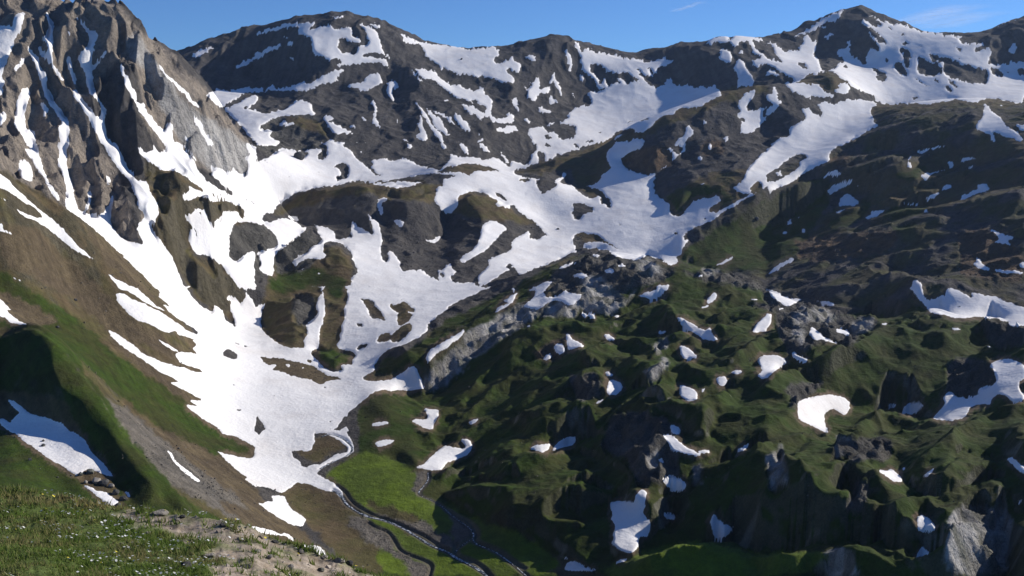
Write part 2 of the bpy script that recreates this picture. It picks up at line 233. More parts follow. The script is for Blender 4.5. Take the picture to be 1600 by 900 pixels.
D(3,'0,275 25,280 50,340 90,400 50,380 -10,365|185,395 215,385 235,400 250,430 210,415 190,405|650,425 700,435 740,470 735,510 700,510 675,490 690,465 655,440|820,290 860,305 905,345 880,360 850,350 825,320|785,390 830,390 870,450 870,480 830,465 795,430|1000,335 1100,355 1170,380 1200,400 1300,420 1380,440 1375,500 1350,530 1310,520 1260,525 1200,500 1130,480 1090,440 1100,400 1080,385 1040,390 1010,360|935,345 990,380 1080,410 1090,450 1050,480 990,475 930,455 940,400|905,480 1005,530 1000,535 930,505|840,260 885,270 880,282 840,275|830,208 855,212 855,222 835,220|920,275 970,290 960,297|1165,360 1205,370 1200,380|1170,295 1215,305 1205,325 1175,310|890,210 915,225|1020,495 1070,500 1065,520|1095,535 1130,545 1160,575 1120,565|1120,490 1160,510 1190,545 1150,540|895,603 940,610 945,622 910,618|730,365 750,370 752,388 735,385|475,405 495,405 498,428 480,425|840,340 890,370 880,430 850,400|1190,236 1300,205 1400,170 1500,140 1610,88 1610,385 1550,380 1490,400 1420,405 1380,400 1385,350 1400,330 1385,300 1350,305 1335,325 1300,325 1285,300 1310,290 1350,290 1350,275 1290,265 1230,275 1200,265|1385,420 1430,430 1470,460 1465,480 1420,475|1475,430 1510,455 1490,455|1555,425 1610,430 1610,470 1560,460|-10,400 40,420 110,470 160,490 150,510 -10,510')
W(3,'peak3','1510,290 1550,265 1550,320 1540,345 1500,320')
# lower hill in front of the peak
D(3,'-10,530 100,480 180,518 260,470 350,450 400,450 430,470 500,520 560,560 640,590 700,640 710,650 800,650 1000,650 1050,640 1200,620 1260,640 1400,615 1430,620 1610,650 1610,920 -10,920')
W(3,'sp5','100,520 140,515 250,525 320,530 350,560 345,575 400,590 410,605 380,615 300,605 260,600 270,625 220,600 150,570')
W(3,'sp6','410,560 450,545 440,525 480,515 510,540 505,575 460,590 430,575')
W(3,'ramp','305,645 350,630 380,640 430,650 440,640 490,640 475,620 530,620 660,635 690,650 650,670 640,700 660,760 700,795 620,820 540,870 450,915 0,915 60,870 110,860 140,840 130,820 150,790 200,765 235,740 235,720 205,680 250,670 280,700 330,730 340,700 320,670')
W(3,'spur1','-10,580 20,590 35,570 25,540 50,550 65,590 60,620 90,640 50,680 30,710 -10,735 -10,690 20,670 30,650 -10,620')
W(3,'sp7','-10,440 40,445 70,465 70,480 40,470 -10,475')
W(3,'wedge','1345,655 1375,660 1400,700 1450,730 1490,790 1550,820 1600,870 1580,885 1530,870 1470,850 1400,820 1400,830 1430,880 1400,880 1390,850 1340,820 1300,800 1310,770 1330,740 1350,710')
W(3,'wedge2','1545,785 1580,775 1640,780 1640,830 1570,810')
W(3,'wedge3','1445,655 1465,655 1460,670')
# --- second row
W(4,'band','-60,150 0,190 60,225 80,260 110,290 160,330 200,370 260,420 330,470 370,510 430,570 490,640 560,700 620,750 700,830 780,870 840,915 760,915 700,850 640,760 500,680 430,640 330,550 260,500 150,450 60,370 0,335 -60,310')
D(4,'-60,250 0,275 60,300 130,350 200,390 250,430 270,465 210,460 150,430 80,390 40,350 0,330 -60,300')
W(4,'bandlow','-20,495 20,500 15,530 90,565 85,572 30,550 -20,540')
W(4,'sliver','75,820 130,855 130,865 80,830')
W(4,'main','410,360 450,380 500,420 560,440 640,440 660,400 690,370 705,310 715,350 700,420 690,500 740,570 800,605 915,632 880,590 860,540 865,490 905,455 900,430 860,390 850,330 820,250 790,210 750,170 680,70 640,-10 720,-10 760,60 800,160 830,170 850,220 920,230 930,290 990,380 995,440 945,520 1000,600 1070,690 1120,810 1165,915 975,915 900,820 850,780 760,700 680,620 600,540 500,460 410,395')
D(4,'655,610 720,660 800,713 760,700 700,650')
W(4,'main','860,20 890,30 900,50 945,50 960,15 1000,60 1040,30 1050,-10 1120,-10 1200,50 1240,130 1330,190 1310,130 1360,150 1440,180 1455,150 1490,185 1530,190 1550,150 1555,110 1520,80 1560,75 1535,-10 1610,20 1610,910 1500,910 1440,830 1390,760 1330,710 1260,690 1230,695 1200,650 1180,580 1190,520 1210,540 1240,600 1230,560 1200,510 1150,460 1200,430 1240,405 1280,420 1300,480 1340,525 1350,480 1390,440 1385,420 1440,420 1490,430 1500,460 1520,460 1530,410 1500,385 1400,350 1380,345 1350,365 1300,340 1240,330 1200,350 1150,350 1140,310 1190,300 1180,265 1230,290 1290,300 1220,250 1150,200 1100,165 1050,165 1010,165 960,120 920,100 880,70')
D(4,'1120,-10 1180,50 1230,120 1290,160 1340,210 1400,260 1450,300 1510,332 1440,310 1370,280 1290,230 1240,170 1220,110 1170,60|1290,295 1350,318 1410,345 1400,350 1340,330|1245,430 1258,430 1255,445 1245,442|1525,342 1545,345 1600,378 1600,384 1540,350|1470,490 1540,488 1610,500 1610,680 1560,670 1470,740 1430,700 1440,560')
W(5,'main','-10,-10 1610,-10 1610,910 -10,910')
D(5,'530,-10 560,20 610,60 640,110 700,150 760,200 800,212 760,190 710,140 735,130 720,100 800,90 860,105 910,90 960,105 1010,130 1060,150 1140,163 1200,110 1220,90 1210,60 1290,90 1330,75 1440,100 1490,85 1610,150 1610,-10')
W(5,'mt','650,30 665,50 655,55|940,-10 970,0 975,30 950,20|1150,-10 1190,0 1200,30 1170,30|1275,-10 1300,0 1330,40 1320,70 1290,40|1385,-10 1440,20 1470,55 1430,50 1400,20|1510,30 1550,70 1590,130 1560,110')
D(5,'1120,180 1180,150 1250,130 1330,120 1420,130 1490,150 1530,172 1450,165 1380,165 1350,185 1330,192 1300,180 1250,175 1180,175|720,240 850,228 950,205 1050,190 1180,185 1255,205 1160,215 1170,262 1120,262 1060,240 1000,235 900,236 780,245')
D(5,'30,460 70,430 110,435 120,400 170,360 240,310 350,280 430,265 520,255 580,240 640,232 720,245 800,262 870,272 960,265 1030,245 1080,240 1140,260 1115,330 1125,370 1170,420 1190,440 1220,430 1250,400 1265,370 1255,340 1290,310 1370,297 1430,310 1460,330 1480,340 1515,355 1490,370 1510,390 1610,410 1610,650 1540,690 1470,710 1450,720 1460,760 1400,810 1380,830 1400,900 1360,870 1300,870 1220,860 1215,830 1260,800 1230,790 1215,740 1190,760 1160,790 1140,770 1140,850 1120,850 1060,810 1040,790 980,785 940,800 910,780 890,720 860,680 830,660 825,740 790,730 780,700 775,650 790,620 785,560 770,500 735,470 700,420 735,560 720,570 690,550 640,510 600,475 590,520 598,590 560,590 520,600 490,590 490,550 460,530 420,515 340,500 290,520 260,490 180,465 130,480 60,490')
W(5,'moundgully','760,340 820,335 825,345 785,375 800,430 780,450 760,400')
W(5,'moundbits','855,480 890,470 920,490 915,525 890,510|1060,590 1100,600 1140,575 1150,590 1110,620 1070,605|200,450 230,450 270,465 260,480 215,475')
W(5,'moundramp','1420,500 1470,480 1540,500 1570,530 1530,560 1480,620 1440,660 1370,700 1300,740 1265,720 1340,670 1400,610 1400,550')
D(5,'-10,490 40,500 90,540 130,590 140,620 120,650 80,660 20,680 -10,700|110,720 130,680 180,640 230,600 260,580 300,540 330,500 370,510 390,560 420,590 400,620 350,640 330,660 320,680 270,700 230,730 240,750 300,720 370,710 430,700 420,640 430,615 470,605 540,630 580,660 600,690 600,720 630,780 630,810 600,830 600,870 580,910 60,910 80,850 110,810|-10,690 20,700 30,740 20,790 40,850 40,870 -10,880')
W(5,'main','225,735 270,700 330,670 340,640 400,620 425,600 420,650 435,705 400,720 330,715 290,730 245,765')
W(5,'moundspots','290,775 310,780 300,790|385,800 410,800 390,820')
D(5,'1560,760 1600,740 1600,780 1575,780|1150,795 1180,810 1170,830 1145,815|130,-10 440,-10 445,80 415,95 385,100 390,70 420,40 380,28 300,40 240,42 180,30 130,15|255,60 290,40 330,65 300,90 260,90|480,160 500,125 570,120 580,160 570,210 540,215 525,170 500,140|495,205 530,205 530,228 500,228|195,190 215,200 210,208|190,250 212,258 200,262|20,80 75,122 60,118|1490,300 1530,310 1575,355 1540,345 1500,320')
W(6,'main','-10,-10 560,-10 540,-10 610,-10 760,-10 820,0 960,20 1010,30 1080,-10 1610,-10 1610,260 1200,500 1050,700 1030,760 900,760 440,680 -10,870')
D(6,'-10,-10 150,-10 150,40 130,60 110,100 105,138 60,120 -10,100|155,45 200,50 205,100 180,135 160,130 165,90|270,60 300,65 320,80 280,85|380,-10 430,25 390,20|210,-10 250,10 240,20 200,10')
D(6,'10,170 100,145 200,110 280,80 350,50 450,20 540,-10 650,-10 600,40 590,80 600,120 625,150 600,160 560,200 545,230 510,260 450,262 380,258 300,240 200,228 100,208 10,187')
W(6,'spurpocket','260,225 310,205 310,185 325,175 340,185 325,200 300,240')
D(6,'150,230 200,225 270,240 285,265 230,290 195,315 160,285|45,210 100,212 112,230 80,240 50,225|385,258 450,258 520,280 570,300 590,340 612,350 620,400 600,400 580,370 550,380 560,330 540,325 520,335 480,345 430,305 400,280|380,375 420,365 450,375 470,395 500,390 510,430 490,430 450,430 430,470 385,475 380,440 365,435 385,415')
D(6,'-10,370 30,410 80,450 140,490 180,530 225,580 200,575 180,590 160,600 110,590 120,560 100,535 60,570 10,590 -10,630|75,305 90,315 80,322|85,285 100,290 90,294')
D(6,'375,600 395,565 430,552 540,570 560,590 640,640 690,668 640,650 580,615 500,615 450,620 440,660 405,680 400,640 375,620|525,460 550,475 530,468|650,490 690,510 690,518 665,505|700,550 735,570 775,592 730,572|1020,550 1040,560 1025,565|1130,510 1165,497 1140,515|1190,470 1225,455 1215,475|900,662 930,665 910,668|755,608 768,615')
D(6,'680,95 720,60 790,30 860,15 930,12 980,30 1005,70 1000,110 950,140 900,180 860,195 800,185 740,160 710,155 690,120|1000,30 1030,10 1065,20 1060,50 1040,65 1010,55|820,-10 810,20 850,15 960,10 1000,-10')
D(6,'1090,-10 1610,-10 1610,50 1560,55 1530,90 1480,150 1460,200 1420,250 1370,270 1440,310 1470,315 1560,290 1560,240 1535,235 1490,270 1500,310 1480,320 1340,400 1280,430 1240,430 1235,400 1290,365 1305,350 1280,320 1230,340 1180,335 1120,370 1090,410 1060,450 1010,445 985,430 985,380 950,350 900,310 885,280 885,230 900,195 890,180 960,145 1010,100 1050,70 1080,40')
W(6,'main','1560,55 1610,45 1610,250 1480,320 1500,310 1490,270 1535,235 1560,240 1560,290 1470,315 1440,310 1370,270 1420,250 1460,200 1480,150 1530,90')
D(6,'1490,270 1535,232 1562,240 1560,290 1500,315|1580,200 1600,190 1600,230')
W(6,'sp8','1145,70 1195,85 1185,105 1160,90')
W(6,'sp9','1225,-5 1245,0 1240,40 1225,35|1270,10 1285,12 1278,25')
W(6,'sp10','1165,250 1205,240 1190,255')
D(6,'1610,300 1480,360 1360,420 1250,480 1150,520 1100,555 1070,580 1075,600 1105,600 1070,650 1060,680 1020,700 1035,740 980,760 1000,920 1610,920')
D(6,'-10,838 100,800 250,740 370,680 440,652 500,650 580,658 660,708 770,730 840,698 900,720 950,738 1050,760 1050,920 -10,920|900,712 940,720 935,735 900,730')
W(6,'h1','965,745 1030,735 1035,745 980,760')
W(6,'h2','285,785 330,750 410,735 405,745 340,770')
W(6,'h3','500,700 520,688 555,692 540,703')
W(6,'h4','660,755 690,747 720,765 670,770')
W(6,'h5','365,825 430,805 465,810 475,830 440,840')
W(6,'h6','575,790 620,775 645,790 640,808 580,805')
W(6,'h7','140,900 200,860 260,858 200,915 100,915')
W(6,'h8','785,803 815,805 810,812|885,780 905,785 900,793')
W(6,'h9','895,885 950,885 985,875 975,915 905,915')
W(6,'r1','1275,760 1330,725 1380,705 1380,720 1300,760')
W(6,'h10','1160,820 1190,815 1195,830 1165,830')
W(7,'ramp','-10,-10 450,-10 400,40 380,70 390,100 300,140 200,200 160,235 100,260 -10,310')
D(7,'-10,190 60,150 130,90 190,60 250,78 200,115 205,130 150,180 90,210 60,235 -10,240')
W(7,'ramp2','45,180 80,170 85,200 60,195')
W(7,'r2','345,215 380,175 440,160 445,180 470,185 440,200 400,200')
W(7,'r3','375,280 400,260 480,235 540,222 530,240 450,280 380,325')
W(7,'r4','435,390 445,350 490,305 540,340 575,375 520,390 480,380|405,450 450,410 510,390 440,430')
W(7,'r5','550,265 590,243 580,260')
W(7,'r6','655,180 685,175 680,190')
W(7,'r7','915,50 980,35 1100,5 1105,15 1000,40 960,65')
W(7,'r8','868,120 885,108 905,130 900,148 870,145|870,105 890,82 905,82 880,105')
W(7,'r9','945,205 980,180 1040,180 1105,150 1100,160 1050,185 1010,205 985,225')
W(7,'r10','1120,110 1150,105 1160,150 1130,155')
W(7,'r11','1200,100 1250,85 1305,80 1260,105 1210,115')
W(7,'r12','1245,155 1270,135 1285,145 1270,160')
W(7,'r13','970,365 1000,330 1060,300 1070,310 1010,350|1075,295 1110,260 1155,252 1150,270 1100,290|800,380 850,378 960,370 950,382 880,383')
W(7,'r14','1195,358 1215,315 1260,300 1320,285 1305,250 1360,248 1385,285 1340,300 1260,330')
W(7,'r15','605,455 640,450 645,425 740,415 700,440 620,475')
W(7,'r16','970,410 1005,412 985,430')
W(7,'r17','-10,818 40,770 140,712 170,715 100,760 20,810')
W(7,'r18','1345,530 1420,545 1470,565 1530,575 1530,600 1495,605 1525,640 1470,625 1400,610 1450,600 1440,570 1400,550')
W(7,'r19','1300,705 1330,725 1340,750 1385,780 1370,795 1320,780 1280,755 1310,735|1410,782 1500,790 1600,797 1600,812 1500,808 1420,797')
W(7,'r20','1570,740 1640,738 1640,780 1580,775')
W(7,'lake','905,865 930,850 960,870 965,890 960,915 890,915')
W(7,'r21','120,485 140,470 150,495 125,510|175,460 205,450 200,465|90,570 95,545 118,545 105,570|210,540 225,525 235,550 215,555')
# --- third row
W(8,'leftlow','-60,40 0,70 30,95 60,125 75,140 40,135 80,180 140,215 185,230 120,228 60,215 30,185 0,178 -60,170')
W(8,'band','760,-10 850,-10 900,40 960,95 1010,130 1050,160 1070,165 1030,150 980,125 900,90 820,30')
W(8,'stripe1','720,30 770,35 830,70 900,100 1000,150 1080,200 1140,240 1170,265 1230,290 1245,330 1180,310 1110,290 1100,270 1050,280 1000,265 930,220 860,200 800,160 760,110 725,80 735,65')
W(8,'main','980,-10 1000,30 990,50 1040,90 1065,120 1010,100 1060,150 1100,180 1150,215 1210,250 1245,290 1230,290 1245,330 1190,320 1230,350 1200,380 1245,415 1200,405 1130,400 1085,415 1120,460 1160,480 1250,510 1275,530 1230,530 1170,505 1110,490 1000,460 900,410 850,370 780,320 720,280 670,255 690,290 730,340 800,390 880,440 950,490 1020,540 1080,560 1125,590 1060,590 1110,620 1180,655 1270,700 1185,700 1200,720 1240,745 1160,730 1200,770 1270,820 1340,860 1410,920 1610,920 1610,-10')
W(8,'stripe2','980,315 1040,345 1100,385 1120,400 1085,395 1030,360')
D(8,'1160,-10 1200,50 1250,110 1330,160 1335,100 1390,140 1400,190 1450,230 1475,248 1460,190 1440,120 1440,80 1410,70 1420,40 1470,60 1500,100 1530,140 1520,120 1500,95 1535,50 1520,-10|1390,400 1420,380 1490,415 1480,440 1450,447 1400,425|1450,338 1500,345 1490,352|1520,360 1565,365 1530,370|1450,600 1475,600 1465,610|1470,760 1515,760 1490,772|1395,830 1450,850 1420,845')
W(8,'gully','45,698 90,705 130,740 180,780 240,800 330,820 390,850 450,910 75,910 0,850 -60,790 -20,810 30,820 70,845 75,820 110,790 120,775 100,760 60,720')
W(9,'main','-10,-10 1610,-10 1610,40 1100,420 1000,500 1070,640 900,655 560,800 590,910 -10,910')
D(9,'40,-10 400,-10 415,30 385,65 370,110 390,160 350,200 310,235 320,290 300,320 305,370 260,375 200,370 140,350 90,310 40,270 30,200 45,120 80,50|415,-10 575,-10 570,80 550,140 555,200 530,240 540,270 520,300 525,320 500,350 510,375 590,395 630,420 600,450 600,475 540,480 530,490 545,520 480,525 430,500 400,470 355,430 345,395 390,375 395,300 400,260 430,180 430,90|25,430 80,435 170,440 240,460 300,470 360,490 410,520 440,545 500,555 545,570 480,572 440,580 410,605 370,590 330,570 270,560 210,545 160,525 100,510 120,490 130,475 80,480 45,465|420,615 445,618 430,627|305,440 345,450 340,475|645,55 740,85 735,95 750,120 780,160 815,210 770,195 730,185 700,150 705,140 680,100|625,220 665,225 668,240 640,240|830,100 880,105 920,85 960,110 995,140 985,155 930,135 890,160 880,150 840,120|890,160 930,135 980,165 970,190 920,230 890,240 885,200|835,310 870,265 930,230 970,215 970,260 940,300 900,335 850,335|750,330 780,290 840,280 845,310 830,330 760,340|625,375 650,355 710,345 690,365 640,390|900,65 920,70 905,75|455,832 478,835 465,840')
W(9,'isle1','180,470 210,475 215,495 190,490|280,495 310,500 290,505')
D(9,'1610,-40 1450,0 1350,45 1250,90 1200,115 1200,135 1150,160 1070,240 1070,270 1020,310 930,350 850,375 790,410 735,490 750,515 670,555 675,575 740,580 850,570 900,535 970,490 1000,495 1010,530 1035,560 1035,600 1070,632 1610,632')
W(9,'bank1','1055,440 1090,380 1130,360 1200,320 1300,255 1305,270 1280,310 1200,370 1140,400 1110,430 1080,465')
W(9,'h7','1480,155 1520,115 1590,95 1580,110 1530,135|1540,85 1640,20 1600,100')
D(9,'575,780 640,730 700,680 740,650 780,635 860,642 1060,636 1610,620 1610,920 590,920 560,840|470,885 520,890 590,855 560,790 500,880')
W(9,'isl2','715,850 760,835 840,835 800,855 730,865')
W(9,'isl3','965,830 1000,820 1070,820 1070,780 1045,755 1140,755 1140,800 1110,855 1105,885 1060,880 1000,850')
W(9,'isl4','1325,840 1350,825 1395,812 1370,840 1340,858')
W(10,'h7','70,115 130,60 150,20 130,-10 200,-10 205,40 210,60 290,50 340,5 350,30 440,35 430,60 380,105 350,110 310,80 260,75 230,90 190,120 150,130 100,125')
W(10,'h9','780,50 850,25 900,15 930,-10 975,-10 950,30 910,60 900,80 870,70 830,55')
W(10,'h11','1180,118 1230,108 1230,118 1190,128')
W(10,'h12','1220,95 1225,60 1265,20 1280,40 1270,80 1240,95')
W(10,'h13','1490,70 1540,68 1515,83')
W(10,'h15','1030,185 1060,185 1130,225 1200,265 1220,260 1240,245 1260,300 1290,320 1240,335 1190,315 1150,285 1100,265 1075,265 1060,230')
W(10,'h16','1500,278 1530,220 1560,190 1610,155 1610,230 1580,275')
W(10,'h17','440,140 465,155 472,185 455,190 437,165')
W(10,'h18','470,152 515,155 520,190 500,195 480,180')
W(10,'h19','630,170 665,155 668,178 640,180')
W(10,'h20','335,290 355,290 380,320 430,345 455,365 400,370 350,390 340,330')
W(10,'h21','260,375 280,350 320,348 335,395 300,415 270,400')
W(10,'h22','190,450 210,410 240,405 250,430 230,445')
W(10,'h23','575,288 605,290 640,315 640,328 590,330')
W(10,'h24','920,265 965,268 960,285 920,290')
W(10,'h25','1045,360 1080,360 1120,390 1165,435 1100,445 1075,445 1050,400')
W(10,'h26','580,520 600,520 630,540 620,555 590,550')
W(10,'h27','590,625 610,580 630,570 690,600 690,635 650,670 610,670 590,650')
W(10,'h28','515,725 540,700 575,695 550,715')
W(10,'h29','1050,610 1080,608 1130,630 1160,660 1160,695 1110,710 1070,690 1045,660')
W(10,'h30','1365,530 1390,512 1430,515 1435,535 1400,540')
W(10,'h31','1275,570 1300,550 1340,555 1345,580 1320,615 1290,600')
W(10,'h32','1540,440 1570,420 1610,418 1610,560 1560,570 1530,550 1560,520 1555,480 1535,460')
W(10,'h33','1185,630 1205,625 1205,645 1190,655')
W(10,'h34','985,850 1010,855 1050,880 1050,915 1005,915 990,880')
W(10,'h35','90,230 110,225 115,243 95,243|290,160 300,160 298,168')
W(11,'h14','-10,0 40,15 90,50 150,65 215,70 170,100 110,115 80,100 40,70 10,30')
W(11,'h36','60,130 90,122 108,128 70,135')
W(11,'h16','-10,160 25,165 20,220 -10,250')
W(11,'h37','270,240 300,255 340,300 400,330 455,350 420,350 340,320 290,325 260,290')
W(11,'h38','300,80 360,85 415,95 415,115 350,105')
W(11,'h39','425,255 440,250 500,265 518,300 490,300 430,275')
W(11,'h40','145,400 165,395 190,415 240,440 250,460 210,460 150,430')
W(11,'h32','-10,418 60,420 100,435 115,465 90,490 50,515 -10,560')
W(11,'h41','705,217 740,215 750,225 720,228')
W(11,'h42','1145,250 1200,250 1205,260 1160,262')
W(11,'h43','1360,355 1400,370 1410,378 1380,372')
W(11,'lake','870,-10 960,-10 965,30 1000,80 1040,70 1070,50 1110,45 1115,0 1180,10 1240,40 1270,30 1400,50 1440,60 1470,80 1520,90 1590,120 1660,140 1660,235 1510,240 1500,215 1440,195 1400,190 1330,180 1220,185 1190,190 1130,180 1080,165 1040,160 1010,150 990,120 950,70')
D(11,'1245,35 1270,35 1280,60 1260,60')
W(11,'h44','185,710 230,690 330,670 400,668 470,680 515,715 510,760 480,795 440,775 410,755 375,765 350,790 360,850 375,910 330,890 270,860 210,830 185,800')
W(11,'h45','750,718 795,720 798,740 770,755 752,740')
W(11,'h46','830,785 850,740 900,715 950,712 975,735 940,765 925,790 870,785')
W(11,'h47','1025,815 1070,770 1110,720 1095,690 1115,655 1145,650 1190,685 1230,685 1320,670 1315,625 1400,610 1430,580 1410,510 1380,485 1430,450 1480,443 1540,450 1610,490 1610,560 1565,590 1570,630 1610,680 1590,705 1530,715 1490,670 1440,660 1400,690 1390,730 1310,730 1260,750 1240,800 1180,825 1100,830')
# --- bottom row
W(12,'gully','70,-10 450,-10 540,60 560,110 600,150 640,190 690,250 710,280 660,270 560,225 510,255 490,275 440,250 370,200 300,165 240,120 160,60')
D(12,'265,50 285,52 275,58|260,78 290,75 280,88')
W(12,'gully2','525,335 545,330 600,365 670,380 700,410 745,435 700,470 640,430 590,385')
W(12,'gully3','775,365 800,372 820,400 800,405')
W(12,'tear','1043,115 1070,125 1100,180 1150,225 1210,270 1262,320 1210,300 1140,245 1090,190')
W(12,'main','1395,-10 1480,30 1590,90 1610,100 1610,-10')
W(12,'main','1345,115 1400,135 1480,155 1560,165 1590,150 1610,115 1610,350 1560,320 1525,295 1550,285 1500,255 1430,190')
W(13,'main','-10,-10 355,-10 370,60 340,120 220,115 230,155 275,180 280,210 310,222 380,200 385,210 430,185 500,140 570,125 580,100 520,50 440,10 430,-10 560,-10 590,40 610,80 615,120 590,140 540,165 450,195 430,215 400,240 375,260 430,290 500,330 540,370 550,420 560,430 520,400 500,375 420,365 340,330 250,310 215,345 165,385 130,370 60,345 -10,335')
W(13,'strip1','0,440 40,450 60,435 110,430 95,395 180,400 190,440 230,490 320,540 300,570 290,595 200,570 100,510 30,460')
W(13,'strip2','-25,585 30,600 100,615 150,640 180,630 230,660 240,690 180,650 100,640 -25,625')
W(13,'strip3','285,700 340,710 400,715 430,750 440,765 460,790 420,780 370,755 310,730')
W(13,'isl5','735,75 760,60 830,45 870,50 830,75 770,97')
W(13,'dirty','1000,220 1060,190 1130,120 1190,85 1230,95 1290,105 1310,95 1280,45 1330,45 1355,85 1340,125 1310,150 1200,190 1160,235 1100,247 1060,230 1010,228')
W(14,'b1','110,105 160,80 235,70 240,95 200,130 150,120')
W(14,'b2','245,120 280,70 350,25 395,30 400,60 370,85 300,105')
W(14,'b3','935,10 990,15 1050,60 1100,100 1150,120 1190,140 1150,148 1080,135 1000,115 980,70')
W(14,'b4','1160,115 1230,112 1240,130 1180,132')
W(14,'b5','1410,105 1470,72 1480,80 1460,110 1415,125')
W(14,'b7','905,155 930,160 952,185 940,197 915,175')
W(14,'b8','940,290 960,270 1000,270 1050,290 1090,325 1085,355 1040,375 1000,365 950,325')
W(14,'b9','775,390 810,357 840,375 835,420 830,470 815,500 860,560 868,590 850,655 800,650 790,680 795,710 760,750 720,755 660,730 620,690 640,670 630,640 640,610 640,575 615,545 630,510 610,470 615,440 660,430 730,435 760,445')
W(14,'b10','940,510 970,502 1020,520 1015,550 970,548')
W(14,'b11','1235,560 1250,520 1265,508 1290,550 1340,580 1390,598 1350,640 1310,670 1265,668 1250,600')
W(14,'b12','315,780 350,778 352,793 320,795')
W(14,'b13','318,865 350,805 400,815 430,830 540,862 480,870')
W(14,'b14','630,828 680,795 730,792 700,812')
W(15,'c1','685,237 745,240 775,232 830,280 848,310 790,313 740,280')
W(15,'c2','832,230 850,220 862,228 845,243')
W(15,'c3','930,530 960,515 1000,530 1030,570 1048,600 1020,628 940,620 930,570')
W(15,'c4','920,780 960,712 1005,750 1008,765')
W(15,'c5','1490,165 1520,157 1560,190 1640,245 1640,275 1560,240')
W(15,'c6','1555,430 1590,425 1600,440 1560,443')
W(15,'c7','690,885 720,885 715,897')
W(15,'c8','955,280 1035,225 1040,235 1000,275')
